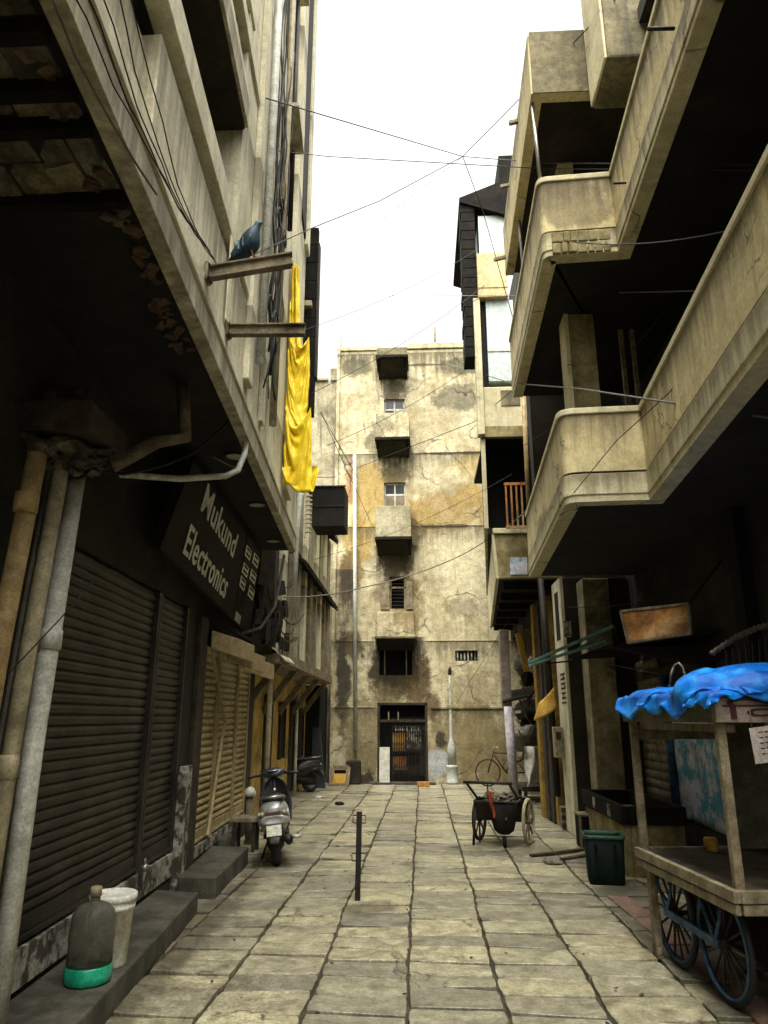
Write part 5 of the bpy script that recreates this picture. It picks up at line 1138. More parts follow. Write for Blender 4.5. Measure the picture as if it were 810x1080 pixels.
pipe('drainpipe', 'dark drainpipe running down beside the painted pier strip', [at(588, 840, 12.9), at(576, 680, 12.9), at(570, 610, 12.9)], .06, m['steel_dark'])
for px_, mt_, lab in ((551, 'pvc_orange', 'rust brown pipe beside the upper closed balcony'), (556, 'steel_dark', 'slim dark pipe behind the rounded balcony corner'), (562, 'pvc_white', 'slim pale pipe nearest the rounded balcony corner')):
    pipe('drainpipe', lab, [at(px_ + 8, 560, 12.4), at(px_, 400, 12.4)], .04, m[mt_], group='pipes behind the rounded balcony')
lvp = G(543, 845)
pipe('painted_pole', 'lavender painted pole at the corner of the far right stall', [lvp, V((at(536, 745, lvp.y).x, lvp.y, at(536, 745, lvp.y).z))], .10, m['lav'], cat='pole')
# stall of bundles under a white cloth
t = thing('bundle_stall', 'low handcart bed piled with grey sacks beside the lavender pole', 'stall', (2.5, 17.1, 0))
q = MB(); q.box(2.12, 2.95, 16.7, 18.0, .22, .32); q.bar((2.2, 16.8, 0), (2.2, 16.8, .3), .07); q.bar((2.85, 16.8, 0), (2.85, 16.8, .3), .07); q.bar((2.2, 17.8, 0), (2.2, 17.8, .3), .07); q.bar((2.85, 17.8, 0), (2.85, 17.8, .3), .07); obj('bed', q, m['wood_dark'], t, bevel=.01)
sk = MB()
for i, (x, y, z, r_, lab) in enumerate(((2.38, 17.5, 1.3, .36, 'plump grey sack on top of the bundle pile'), (2.68, 17.5, .85, .38, 'grey sack bulging out to the right of the white cloth'), (2.5, 17.6, 1.85, .36, 'dark knotted sack highest in the bundle pile'))):
    q = MB(); blob(q, (x, y, z), r_, r_, r_ * .85, i + 3); obj('sack', q, m['sack'] if i < 2 else m['tin_dark'], label=lab, cat='sack', group='sacks on the bundle stall')
q = MB()
q.grid(lambda u, v: V((2.2 + .6 * u * (.75 + .25 * v) + .05 * fz((u * 5, v * 3, 1)), 16.62 + .10 * math.sin(u * 9 + v * 4) - .04 * v + .08 * fz((u * 4, v * 4, 6)), 1.15 - .82 * v + .12 * math.sin(u * 5) * v)), 26, 20)
obj('white_cloth', q, m['cloth_w'], label='rumpled white cloth draped down the front of the bundles', cat='cloth', solid=.012)
jk = MB()
for i in range(30):
    p = at(random.uniform(545, 570), random.uniform(715, 790), random.uniform(17.4, 18.0)); s_ = random.uniform(.03, .1)
    M_ = Matrix.Translation(p) @ Matrix.Rotation(random.uniform(0, 3), 4, 'Z') @ Matrix.Rotation(random.uniform(-.8, .8), 4, 'X'); jk.box(-s_, s_, -s_, s_, -s_ * .6, s_ * .6, M_)
for i in range(8): jk.tube(sag(at(random.uniform(540, 555), random.uniform(715, 780), 15.4), at(random.uniform(556, 572), random.uniform(715, 780), 15.4), .2), .015, 5)
obj('hanging_goods', jk, m['grime'], kind='stuff', label='jumble of small dark goods hanging above the sacks', cat='goods')
for px_, py_, Y_, r_, mt_, lab in ((549, 700, 16.6, .16, 'sack', 'grey cloth bag hanging highest beside the lavender pole'), (556, 716, 16.9, .14, 'tin_dark', 'black bag hanging under the dark tin awning'), (562, 700, 16.2, .13, 'cloth_w', 'small pale bag hanging near the ochre door strip')):
    c = at(px_, py_, Y_); q = MB(); blob(q, c, r_, r_ * .8, r_ * 1.3, px_, .4); t = thing('hanging_bag', lab, 'bag', c, 0, 'bags hung over the bundle stall'); obj('bag', q, m[mt_], t)
    q = MB(); q.tube([c + V((0, 0, r_)), V((c.x, c.y, 3.95))], .008, 5); obj('string', q, m['cable'], t)
for px_, y0_, y1_, w_, mt_, lab in ((598, 655, 672, .03, 'white_peel', 'small peeling white sign plate on the pier strip above the awning frame'),):
    pa_, pb_ = at(594, y0_, 11.95), at(603, y1_, 11.95); q = MB(); q.box(pa_.x, pb_.x, 11.93, 11.95, pb_.z, pa_.z); obj('sign_plate', q, m[mt_], label=lab, cat='sign', bevel=.004)
for px_, Y_, h_, mt_, lab in ((598, 12.9, .34, 'wood', 'weathered wooden crate on the ground beyond the pier strip'), (592, 13.7, .5, 'tin_dark', 'tall black box standing by the ochre door strips')):
    c = at(px_, 800, Y_); t = thing('wooden_crate' if mt_ == 'wood' else 'black_box', lab, 'crate' if mt_ == 'wood' else 'box', (c.x, Y_, 0)); q = MB()
    q.box(c.x - .16, c.x + .16, Y_ - .14, Y_ + .14, .02, h_); obj('body', q, m[mt_], t, bevel=.01)
    for k in range(3):
        q = MB(); zz = .04 + k * h_ * .34; q.box(c.x - .175, c.x + .175, Y_ - .16, Y_ - .14, zz, zz + h_ * .2); obj('slat', q, m['wood_dark'] if mt_ == 'wood' else m['steel_dark'], t)
# yellow hanging flap
q = MB(); a, b, c, d = at(585, 724, 12.2), at(588, 746, 12.2), at(563, 760, 12.6), at(568, 741, 12.6)
q.grid(lambda u, v: a.lerp(b, v).lerp(d.lerp(c, v), u) + V((0, .05 * math.sin(u * 4 + v * 2), -.03 * math.sin(math.pi * u))), 10, 8)
obj('hanging_flap', q, m['ochre'], label='bright yellow cloth flap hanging beside the painted pier strip', cat='flag', solid=.015)
for px_, w_ in ((592, .1),):
    t = thing('meter_box', 'small pale meter box fixed low beside the pier strip', 'meter box', at(589, 780, 12.6)); p = at(589, 780, 12.6)
    q = MB(); q.box(p.x - .08, p.x + .06, 12.5, 12.7, p.z - .28, p.z + .2); obj('case', q, m['pvc_beige'], t, bevel=.01)
    q = MB(); q.box(p.x - .05, p.x + .03, 12.49, 12.5, p.z, p.z + .12); obj('window', q, m['glass'], t)

# ------------------------------------------------------------------ SCOOTERS
def make_scooter(label, loc, rz, lean, body, apron, cat='scooter', name='motor_scooter'):
    t = thing(name, label, cat, loc, rz)
    t.rotation_euler = (0, lean, rz)
    def ell(y, z, rx, rz_, p=2.4, n=24):
        out = []
        for k in range(n):
            a = 2 * math.pi * k / n; ca, sa = math.cos(a), math.sin(a)
            out.append(V((rx * math.copysign(abs(ca) ** (2 / p), ca), y, z + rz_ * math.copysign(abs(sa) ** (2 / p), sa))))
        return out
    for y, nm in ((0.0, 'rear'), (1.24, 'front')):
        q = MB(); q.torus((0, y, .22), .165, .055, 'x', 36, 10); wl = obj('wheel', q, m['rubber'], t, local=True)
        q = MB(); q.lathe((-.035, y, .22), [(.02, -.01), (.05, 0), (.115, .01), (.125, .0), (.125, .07), (.115, .06), (.05, .07), (.02, .08)], 24, 'x'); obj('rim', q, m['chrome'], wl, local=True)
    # rear body shell
    q = MB(); q.loft([ell(-.26, .66, .055, .03), ell(-.24, .66, .11, .06), ell(-.18, .655, .15, .10), ell(-.05, .62, .18, .15), ell(.12, .57, .19, .2), ell(.3, .52, .175, .2), ell(.42, .47, .13, .16), ell(.47, .45, .09, .12)]); obj('body', q, body, t, local=True)
    for s_ in (-1, 1):
        q = MB(); q.loft([[V((s_ * (.176 + .018 * math.cos(2 * math.pi * k / 14)), y, z + h_ * math.sin(2 * math.pi * k / 14))) for k in range(14)] for y, z, h_ in ((-.2, .62, .02), (-.1, .6, .055), (.1, .56, .075), (.28, .52, .06), (.36, .5, .02))]); obj('side_panel', q, body, t, local=True)
    q = MB(); q.loft([ell(-.235, .555, .10, .03, 3), ell(-.25, .555, .13, .05, 3), ell(-.22, .55, .17, .06, 3), ell(-.1, .53, .2, .05, 3), ell(.1, .48, .205, .035, 3)]); obj('bumper', q, body, t, local=True)
    q = MB(); q.box(-.09, .09, -.262, -.24, .615, .655); obj('tail_light', q, m['red_lens'], t, local=True, bevel=.01)
    for s_ in (-1, 1):
        q = MB(); q.lathe((s_ * .135, -.235, .63), [(0, -.02), (.025, -.015), (.03, 0), (.02, .02)], 12, 'y'); obj('indicator', q, m['lightbox'], t, local=True)
    q = MB(); q.loft([ell(-.17, .785, .07, .03), ell(-.14, .79, .12, .05), ell(0, .775, .145, .055), ell(.2, .76, .14, .05), ell(.36, .76, .12, .05), ell(.44, .75, .07, .035)]); obj('seat', q, m['plastic_b'], t, local=True)
    q = MB(); q.tube([(-.13, .05, .79), (-.145, -.12, .80), (-.11, -.24, .815), (0, -.27, .82), (.11, -.24, .815), (.145, -.12, .80), (.13, .05, .79)], .016, 8); obj('grab_rail', q, m['chrome'], t, local=True)
    q = MB(); q.loft([ell(-.36, .30, .05, .012), ell(-.33, .36, .075, .02), ell(-.25, .45, .09, .03), ell(-.1, .49, .095, .03)]); obj('mudguard', q, m['plastic_b'], t, local=True)
    q = MB(); q.quad((-.09, -.335, .385), (.09, -.335, .385), (.09, -.285, .50), (-.09, -.285, .50), V((0, -.01, 0))); obj('number_plate', q, m['plate'], t, local=True, bevel=.003)
    q = MB(); q.tube([(.14, .5, .25), (.16, .25, .22), (.165, .1, .25), (.165, -.2, .32)], [.025, .03, .05, .055], 14); obj('exhaust', q, m['steel_dark'], t, local=True)
    q = MB(); q.loft([ell(-.12, .24, .06, .08), ell(.05, .26, .11, .10), ell(.3, .3, .12, .08), ell(.45, .32, .08, .05)]); obj('engine_case', q, m['steel_dark'], t, local=True)
    q = MB(); q.loft([ell(.38, .30, .14, .03, 5), ell(.5, .27, .17, .03, 5), ell(.85, .27, .17, .03, 5), ell(.95, .32, .16, .03, 5)]); obj('floorboard', q, m['plastic_b'], t, local=True)
    q = MB(); q.loft([[V((w_ * x_, y + (.10 * (1 - x_ * x_)) + dd, z)) for x_, dd in [(-1 + k / 5, .0) for k in range(11)] + [(1 - k / 5, -.04) for k in range(11)]] for y, z, w_ in ((.92, .28, .15), (.98, .4, .21), (1.0, .6, .225), (.98, .78, .20), (.96, .9, .13), (.95, .95, .06))]); obj('leg_shield', q, apron, t, local=True)
    q = MB(); q.tube([(0, 1.26, .2), (0, 1.16, .55), (0, 1.02, .98)], [.05, .05, .04], 12); q.loft([ell(1.06, .34, .03, .02), ell(1.12, .42, .075, .03), ell(1.24, .45, .085, .03), ell(1.38, .40, .06, .02), ell(1.45, .32, .03, .01)]); obj('fork', q, apron, t, local=True)
    q = MB(); q.loft([ell(.88, 1.0, .05, .02), ell(.91, 1.01, .13, .05), ell(.98, 1.02, .17, .065), ell(1.06, .99, .14, .07), ell(1.13, .95, .08, .05)]); hb = obj('handlebar_cowl', q, apron, t, local=True)
    q = MB(); q.lathe((0, .93, 1.045), [(0, .012), (.06, .01), (.075, 0)], 20); o_ = obj('speedometer', q, m['dial'], hb, local=True); o_.rotation_euler = (0, 0, 0)
    q = MB(); q.torus((0, .93, 1.05), .075, .01, 'x', 24, 6, Matrix.Rotation(R(90), 3, 'Y')); obj('dial_ring', q, m['chrome'], hb, local=True)
    q = MB(); q.lathe((0, 1.13, .96), [(.06, 0), (.05, .02), (0, .035)], 16, 'y'); obj('headlight', q, m['lamp_off'], t, local=True)
    for s_ in (-1, 1):
        q = MB(); q.tube([(s_ * .15, .98, 1.0), (s_ * .25, .93, 1.0), (s_ * .34, .88, .99)], [.016, .018, .018], 10); g_ = obj('handle_grip', q, m['rubber'], t, local=True)
        q = MB(); q.tube([(s_ * .2, 1.0, 1.01), (s_ * .34, .97, 1.0)], .007, 6); obj('brake_lever', q, m['chrome'], g_, local=True)
    q = MB(); q.lathe((.0, .9, .8), [(0, -.012), (.025, -.01), (.025, .01)], 12, 'y'); obj('ignition_lock', q, m['chrome'], t, local=True)
    q = MB(); q.tube([(-.1, .42, .26), (-.2, .4, .02)], .014, 8); obj('side_stand', q, m['steel_dark'], t, local=True)
    return t
sl = G(289, 916)
make_scooter('silver grey motor scooter parked facing away on the paving beside the left doorstep', (sl.x + .0, sl.y + .18, 0.0), R(10), R(-6), m['silver'], m['bluegrey'])
ml = G(324, 836)
make_scooter('black motor scooter parked by the far yellow house wall', (ml.x + .05, ml.y + .15, 0.0), R(125), R(6), m['plastic_b'], m['bluegrey'])

# post with a white dome and stool beside the tan shutter
t = thing('standpipe', 'short standpipe with a white domed cap at the far end of the tan shutter', 'standpipe', (at(263, 860, 11.2).x, 11.2, 0))
p = at(264, 834, 11.2)
q = MB(); q.tube([(p.x, 11.2, 0), (p.x, 11.2, p.z - .06)], .05, 12); obj('post', q, m['grime'], t)
q = MB(); q.lathe((p.x, 11.2, p.z - .08), [(.0, 0), (.075, .0), (.085, .05), (.06, .11), (.02, .135), (0, .135)], 18); obj('cap', q, m['white_paint'], t)
t = thing('wooden_stool', 'small rough wooden stool standing behind the silver scooter', 'stool', (at(260, 880, 10.6).x, 10.6, 0)); p = V((at(259, 880, 10.6).x, 10.6, 0))
q = MB(); q.box(p.x - .17, p.x + .17, 10.45, 10.8, .38, .44); obj('seat', q, m['wood'], t, bevel=.01)
for sx in (-1, 1):
    for sy in (0, 1): q = MB(); q.bar((p.x + sx * .13, 10.5 + sy * .25, 0), (p.x + sx * .13, 10.5 + sy * .25, .38), .045); obj('leg', q, m['wood_dark'], t)
q = MB(); q.box(p.x - .5, p.x - .15, 10.2, 10.6, 0, .24); obj('stone_block', q, m['step'], label='rough dark stone block against the tan shutter base', cat='block', bevel=.04)

# bollard rod
t = thing('steel_post', 'thin dark steel post with wire rings standing alone in mid lane', 'post', G(377, 950)); p = G(377, 950)
zt = at(379, 856, p.y).z
q = MB(); q.hexa([p + V((-.026, -.02, -.02)), p + V((.026, -.02, -.02)), p + V((.026, .02, -.02)), p + V((-.026, .02, -.02))] + [V((p.x + .012 + dx, p.y + dy, zt)) for dx, dy in ((-.028, -.02), (.028, -.02), (.028, .02), (-.028, .02))]); obj('rod', q, m['steel_dark'], t, bevel=.004)
for py, x_ in ((864, 379), (904, 378)):
    c_ = at(x_, py, p.y); q = MB(); pts = [c_ + V((a, 0, b)) for a, b in ((-.065, -.035), (.065, -.035), (.065, .035), (-.065, .035), (-.065, -.035))]; q.tube(pts, .006, 6); obj('wire_ring', q, m['steel_dark'], t)

# refuse handcart
hc = G(528, 892)
t = thing('refuse_handcart', 'black two wheeled refuse handcart standing in the lane with an orange rag', 'handcart', (hc.x + .02, hc.y + .15, 0), R(-22))
for s_, xx in ((-1, -.36), (1, .38)):
    q = MB(); q.torus((xx, .15, .31), .285, .026, 'x', 40, 8); wl = obj('wheel', q, m['pvc_beige'] if s_ > 0 else m['rubber'], t, local=True)
    q = MB()
    for k in range(8): a = 2 * math.pi * k / 8; q.bar((xx, .15, .31), (xx, .15 + .28 * math.cos(a), .31 + .28 * math.sin(a)), .022)
    q.lathe((xx - .04, .15, .31), [(.0, 0), (.045, 0), (.045, .08), (0, .08)], 14, 'x'); obj('spokes', q, m['rust_beam'] if s_ > 0 else m['steel_dark'], wl, local=True)
q = MB(); q.tube([(-.4, .15, .31), (.42, .15, .31)], .02, 8); obj('axle', q, m['steel_dark'], t, local=True)
q = MB(); q.loft([[V((x, y + dy * w_, z)) for x, dy in ((-.31, -1), (.31, -1), (.31, 1), (-.31, 1))] for y, w_, z in ((.15, .26, .33), (.15, .42, .58), (.15, .42, .60), (.15, .39, .60), (.15, .24, .36))], True, False); obj('tub', q, m['steel_dark'], t, local=True, bevel=.006)
q = MB(); q.loft([[V((.13 + r_ * math.cos(2 * math.pi * k / 20), -.25 + r_ * .8 * math.sin(2 * math.pi * k / 20), z)) for k in range(20)] for r_, z in ((.07, .17), (.14, .22), (.18, .36), (.19, .57), (.17, .57), (.16, .36))]); obj('drum', q, m['tin_dark'], t, local=True)
q = MB()
for i in range(60):
    s_ = random.uniform(.02, .06); M_ = Matrix.Translation((random.uniform(-.28, .28), random.uniform(-.1, .45), .60 + random.uniform(-.03, .05))) @ Matrix.Rotation(random.uniform(0, 3), 4, 'Z') @ Matrix.Rotation(random.uniform(-1, 1), 4, 'X'); q.box(-s_, s_, -s_ * .6, s_ * .6, -s_ * .25, s_ * .25, M_)
obj('refuse', q, m['litter'], t, local=True)
q = MB(); q.tube([(-.31, .05, .55), (-.33, -.5, .86)], .018, 8); q.tube([(.31, .05, .55), (.30, -.5, .86)], .018, 8); q.tube([(-.37, -.5, .865), (.34, -.5, .865)], .02, 8); obj('handle', q, m['steel_dark'], t, local=True)
q = MB(); q.tube([(-.02, -.5, .86), (-.02, -.4, .55)], .012, 6); obj('handle_strut', q, m['steel_dark'], t, local=True)
q = MB(); q.tube([(-.30, -.2, .55), (-.33, -.25, .0)], .02, 8); obj('prop_leg', q, m['steel_dark'], t, local=True)
q = MB(); q.tube([(.13, -.25, .14), (.13, -.25, .0)], .03, 8); obj('prop_leg', q, m['steel_dark'], t, local=True)
q = MB(); q.grid(lambda u, v: V((.0 + .05 * (u - .5) * (1 - .3 * v) + .05 * v, -.44 - .03 * math.sin(u * 6 + v * 5), .74 - .34 * v)), 6, 14); obj('rag', q, m['rag'], t, local=True, solid=.012)
q = MB(); q.tube([(.34, -.1, .62), (.24, -.3, .5), (.2, -.4, .38)], .01, 6); obj('rope', q, m['white_peel'], t, local=True)

# bottle and bucket on the left step
p = G(92, 1036, .17); p.z = .17
t = thing('water_bottle', 'big murky water bottle with a bright green base on the doorstep', 'bottle', p)
q = MB(); q.lathe(p, [(.0, .10), (.137, .10), (.135, .22), (.14, .26), (.138, .28), (.133, .36), (.125, .40), (.09, .435), (.05, .45), (.034, .455), (.03, .46), (.03, .49)], 36); obj('body', q, m['jar'], t)
q = MB(); q.lathe(p, [(0, 0), (.12, 0), (.139, .015), (.143, .05), (.141, .098), (.139, .104)], 36); obj('base', q, m['jar_green'], t)
q = MB(); q.lathe(p, [(.03, .485), (.036, .485), (.036, .535), (.03, .54), (0, .54)], 20); obj('cap', q, m['pvc_beige'], t)
p2 = G(113, 1018, .17); p2.z = .17
t = thing('bucket', 'tall white plastic bucket with a lid standing behind the bottle', 'bucket', p2)
q = MB(); q.lathe(p2, [(0, 0), (.112, 0), (.118, .01), (.138, .34), (.146, .34), (.148, .365), (.141, .37), (.144, .40)], 36); obj('body', q, m['bucket'], t)
q = MB(); q.lathe(p2, [(.150, .395), (.156, .40), (.156, .43), (.148, .437), (.143, .428), (.0, .426)], 36); obj('lid', q, m['bucket'], t)

# ------------------------------------------------------------------ FOOD CART
zt = .76
c0, c1 = G(775, 940, zt), G(670, 893, zt)
ang = math.atan2(-(c1.x - c0.x), c1.y - c0.y)
t = thing('food_cart', 'wooden street food cart on blue spoked wheels at the right edge', 'cart', (c0.x, c0.y, 0), ang)
Ln, Wd = (c1 - c0).length, 1.25
q = MB(); q.box(.03, Wd - .03, .03, Ln - .03, zt - .045, zt - .015); obj('table_top', q, m['wood_dark'], t, local=True)
for nm, bx_ in (('long', (-.01, .035, 0, Ln)), ('long', (Wd - .035, Wd + .01, 0, Ln)), ('end', (.035, Wd - .035, -.01, .035)), ('end', (.035, Wd - .035, Ln - .035, Ln + .01))):
    q = MB(); q.box(*bx_, zt - .07, zt); q.box(bx_[0] + .006, bx_[1] - .006, bx_[2] + .004, bx_[3] - .004, zt - .135, zt - .076); obj('side_rail', q, m['wood'], t, local=True, bevel=.005)
zr = 1.72
for xx, yy, lx, ly in ((.06, .06, -.0, .0), (.05, Ln - .06, 0, 0), (Wd - .06, .06, 0, 0), (Wd - .06, Ln - .06, 0, 0)):
    q = MB(); q.bar((xx, yy, zt - .03), (xx + lx, yy + ly, zr + .05), .06, .045); obj('post', q, m['wood'], t, local=True, bevel=.006)
q = MB(); q.box(-.01, .02, .0, Ln, zr, zr + .14); obj('fascia_board', q, m['fascia'], t, local=True, bevel=.004)
q = MB(); q.box(.0, Wd, -.03, -.005, zr + .0, zr + .15); fb = obj('fascia_board', q, m['fascia_pink'], t, local=True, bevel=.004)
mb_ = text_mb('िवहार', lambda u, v, z: V((.05 + 1.0 * u, -.031 - max(z, 0), zr + .022 + .10 * v)), .004)
obj('lettering', mb_, m['maroon'], fb, local=True)
q = MB(); q.box(-.02, Wd + .02, -.04, Ln + .04, zr + .15, zr + .18); obj('roof', q, m['wood_dark'], t, local=True)
q = MB(); q.box(.06, Wd - .06, Ln - .05, Ln - .02, zr - .14, zr - .02); q.box(.1, .16, .06, Ln - .06, zr - .06, zr - .01); obj('cross_beam', q, m['wood'], t, local=True)
q = MB(); q.box(.80, Wd - .05, Ln - .06, Ln - .035, zt, zr); obj('back_panel', q, m['fascia'], t, local=True)
q = MB(); q.box(.78, .82, Ln - .07, Ln - .03, zt, zr); obj('post', q, m['wood'], t, local=True)
inv = (Matrix.Translation((c0.x, c0.y, 0)) @ Matrix.Rotation(ang, 4, 'Z')).inverted()
w1, w2 = inv @ G(775, 1062), inv @ G(722, 1025)
wx = (w1.x + w2.x) / 2
for sx in (wx, Wd - .12):
    for yy in (w1.y + .02, w2.y + .1):
        q = MB(); q.torus((sx, yy, .355), .335, .02, 'x', 44, 8); wl = obj('wheel', q, m['rubber'], t, local=True)
        q = MB(); q.torus((sx - .012, yy, .355), .312, .012, 'x', 44, 6); obj('rim', q, m['paint_blue'], wl, local=True)
        q = MB()
        for k in range(14): a = 2 * math.pi * k / 14; q.bar((sx, yy, .355), (sx, yy + .31 * math.cos(a), .355 + .31 * math.sin(a)), .013)
        q.lathe((sx - .05, yy, .355), [(0, 0), (.03, 0), (.045, .03), (.045, .07), (.03, .1), (0, .1)], 14, 'x'); obj('spokes', q, m['steel_dark'], wl, local=True)
    q = MB(); q.bar((sx - .06, w1.y - .02, .355), (sx - .06, w2.y + .14, .36), .012, .05); obj('spring_bar', q, m['paint_blue'], t, local=True)
    for yy in (w1.y + .02, w2.y + .1):
        q = MB(); q.tube([(sx - .05, yy - .12, zt - .13), (sx - .055, yy - .08, .5), (sx - .06, yy, .36)], .012, 6); q.tube([(sx - .05, yy + .2, zt - .13), (sx - .06, yy, .36)], .012, 6); obj('strut', q, m['paint_blue'], t, local=True)
for yy in (w1.y + .02, w2.y + .1): q = MB(); q.tube([(wx - .02, yy, .355), (Wd - .1, yy, .355)], .018, 8); obj('axle', q, m['steel_dark'], t, local=True)
q = MB(); q.box(.32, Wd - .05, .1, Ln - .1, .25, .6); obj('under_box', q, m['tin_dark'], t, local=True, bevel=.01)
q = MB(); q.box(.05, .10, Ln - .12, Ln - .05, .0, zt - .13); q.lathe((.05, Ln - .08, .05), [(0, 0), (.05, 0), (.05, .05), (0, .05)], 12, 'x'); obj('front_leg', q, m['wood'], t, local=True)
# paper notice hanging at the cart
a = at(790, 768, 4.78); t = thing('paper_notice', 'pinkish paper notice with printed lines hanging under the cart roof', 'notice', a)
b = at(822, 764, 4.78); c = at(826, 802, 4.78); d = at(797, 806, 4.78)
q = MB(); q.quad(d, c, b, a, V((0, .004, 0))); pp = obj('sheet', q, m['paper'], t)
for k in range(5):
    u0 = .15 + .75 * k / 5
    for (s0, s1) in ((.28, .42), (.47, .66), (.72, .92)):
        p0, p1 = a.lerp(d, u0).lerp(b.lerp(c, u0), s0), a.lerp(d, u0).lerp(b.lerp(c, u0), s1)
        q = MB(); q.bar(p0 - V((0, .002, 0)), p1 - V((0, .002, 0)), .003, .007); obj('print_line', q, m['ink'], pp)
q = MB(); q.tube([a.lerp(b, .1), a.lerp(b, .1) + V((0, 0, .12))], .003, 5); obj('string', q, m['cable_g'], t)
# small goods on the cart
p = G(700, 880, zt + .0); q = MB(); q.lathe((G(698, 893, zt).x + .35, G(698, 893, zt).y - .1, zt - .015), [(0, 0), (.05, 0), (.05, .09), (.045, .1), (0, .1)], 16); obj('tin_can', q, m['ochre'], label='small yellow tin standing on the food cart table', cat='tin')
# blue tarp heaped on the cart roof
M_ = Matrix.Translation((c0.x, c0.y, 0)) @ Matrix.Rotation(ang, 4, 'Z')
nx, ny = 64, 92
X0, X1, YA, YB_ = -.075, 1.15, -.10, Ln + .05
P = np.zeros((ny, nx, 3)); P[..., 0] = np.linspace(X0, X1, nx)[None, :]; P[..., 1] = np.linspace(YA, YB_, ny)[:, None]
rr = np.random.default_rng(3)
for kx, ky, am in ((5, 3, .03), (9, 7, .03), (14, 11, .025), (23, 19, .015)):
    P[..., 2] += am * np.sin(P[..., 0] * kx + rr.random() * 6 + P[..., 1] * ky * .4) * np.sin(P[..., 1] * ky + rr.random() * 6)
ZR = zr + .185
heaps = [((.50, .26, ZR + .02), (.50, .38, .17)), ((.82, .42, ZR + .02), (.40, .34, .19)), ((.16, .34, ZR + .0), (.24, .22, .16)), ((.18, 1.18, ZR), (.22, .36, .065))]
P[..., 2] += ZR + .30
def col_b(P):
    x, y, z = P[..., 0], P[..., 1], P[..., 2]; hit = (z < ZR + .012) & (x > -.035)
    inside = (x > -.035) & (x < Wd + .03) & (y > -.055) & (y < Ln + .05) & (z > zr - .05)
    up_ = inside & (z < ZR)
    z_push = ZR - z; sx = x + .035; sy = y + .055; sy2 = Ln + .05 - y
    near_edge = np.minimum(np.minimum(sx, sy), sy2)
    P[..., 2] = np.where(up_ & (z_push <= near_edge + .02), ZR, z)
    P[..., 0] = np.where(up_ & (z_push > near_edge + .02) & (sx <= np.minimum(sy, sy2)), -.035, x)
    P[..., 1] = np.where(up_ & (z_push > near_edge + .02) & (sy < np.minimum(sx, sy2)), -.055, np.where(up_ & (z_push > near_edge + .02) & (sy2 < np.minimum(sx, sy)), Ln + .05, y))
    for c, r in heaps:
        c, r = np.array(c), np.array(r); d = (P - c) / r; l = np.sqrt((d * d).sum(-1, keepdims=True)) + 1e-9
        hit = hit | (l[..., 0] < 1.02); P = np.where(l < 1, c + d / l * r, P)
    return P, hit[..., None] * 1.0
pin = np.zeros((ny, nx), bool)
pin[0, ::7] = True; P[0, ::7, 2] = ZR - .015; P[0, ::7, 1] = -.062; pl_ = [0, 13, 21, 40, 58, 66, 85]; pin[pl_, 0] = True; P[pl_, 0, 2] = ZR - .045; P[pl_, 0, 0] = -.042
P = cloth(P, ((X1 - X0) * 1.12 / (nx - 1), (YB_ - YA) * 1.11 / (ny - 1)), pin, col_b, 130, 7, seed=8, bend=.05)
def crumple(mb, am, sc, mask=lambda p: 1.0):
    out = []
    for p in mb.v:
        q3 = p * sc
        r_ = (1 - 2.4 * abs(fz((q3.x, q3.y, q3.z), 1, 61))) + .6 * (1 - 2.4 * abs(fz((q3.x * 2.1 + 3, q3.y * 2.1, q3.z * 2.1), 1, 67)))
        out.append(p + V((.3, -.35, .9)).normalized() * am * r_ * mask(p))
    mb.v = out
mb_ = cloth_mb(P); crumple(mb_, .016, 5.5, lambda p: 1 if p.x > -.02 and p.y > -.04 else .4); mb_.v = [M_ @ p for p in mb_.v]
obj('blue_tarpaulin', mb_, m['tarp_b'], label='crumpled bright blue tarpaulin heaped on the food cart roof', cat='tarpaulin', sub=1)
q = MB(); q.tube([at(706, 724, 5.6), at(708, 710, 5.6), at(711, 702, 5.6), at(716, 699, 5.57), at(720, 704, 5.53), at(722, 712, 5.5), at(724, 722, 5.5)], .008, 6); obj('rope', q, m['white_peel'], label='loop of pale rope tied around the blue tarpaulin', cat='rope')

# ------------------------------------------------------------------ overhead wires
def wire(pts, lab, r=.007, mt='cable', s=0.0):
    P_ = [at(*p) for p in pts]; out = []
    if len(P_) == 2: out = sag(P_[0], P_[1], s)
    else:
        for i in range(len(P_) - 1):
            seg = sag(P_[i], P_[i + 1], s, 8); out += seg if i == 0 else seg[1:]
    q = MB(); q.tube(out, r, 5); obj('overhead_wire', q, m[mt], label=lab, cat='wire', group='wires strung across the lane')
wire([(255, 96, 5.4), (488, 165, 10.0)], 'dark wire from the upper left balcony down to the knot in the sky')
wire([(488, 165, 10.0), (575, 172, 8.0), (815, 174, 5.2)], 'wire from the knot in the sky straight to the upper right balcony')
wire([(230, 152, 6.0), (345, 165, 8.0), (575, 178, 8.0), (815, 180, 5.2)], 'level wire crossing just below the knot from facade to facade', .006)
wire([(215, 292, 4.3), (330, 240, 8.0), (400, 212, 9.0), (488, 165, 10.0)], 'wire from the steel bracket past the pigeon up to the knot')
wire([(488, 165, 10.0), (560, 92, 8.0), (660, -12, 6.0)], 'wire rising from the knot to the right roof beam')
wire([(488, 165, 10.0), (510, 225, 10.6), (545, 350, 10.9)], 'wire dropping from the knot to the lower right balcony corner')
wire([(375, 253, 11.5), (488, 165, 10.0)], 'faint thin wire sloping left below the knot in the sky', .004, 'cable_g')
wire([(400, 312, 20), (540, 312, 10.5), (640, 309, 8.0), (815, 305, 5.5)], 'pale wire crossing in front of the dark upper balcony ceiling', .008, 'cable_g')
wire([(470, 383, 20), (540, 404, 10.8), (612, 410, 7.3), (815, 441, 4.8)], 'pale wire sagging across the lower balcony opening', .010, 'cable_g')
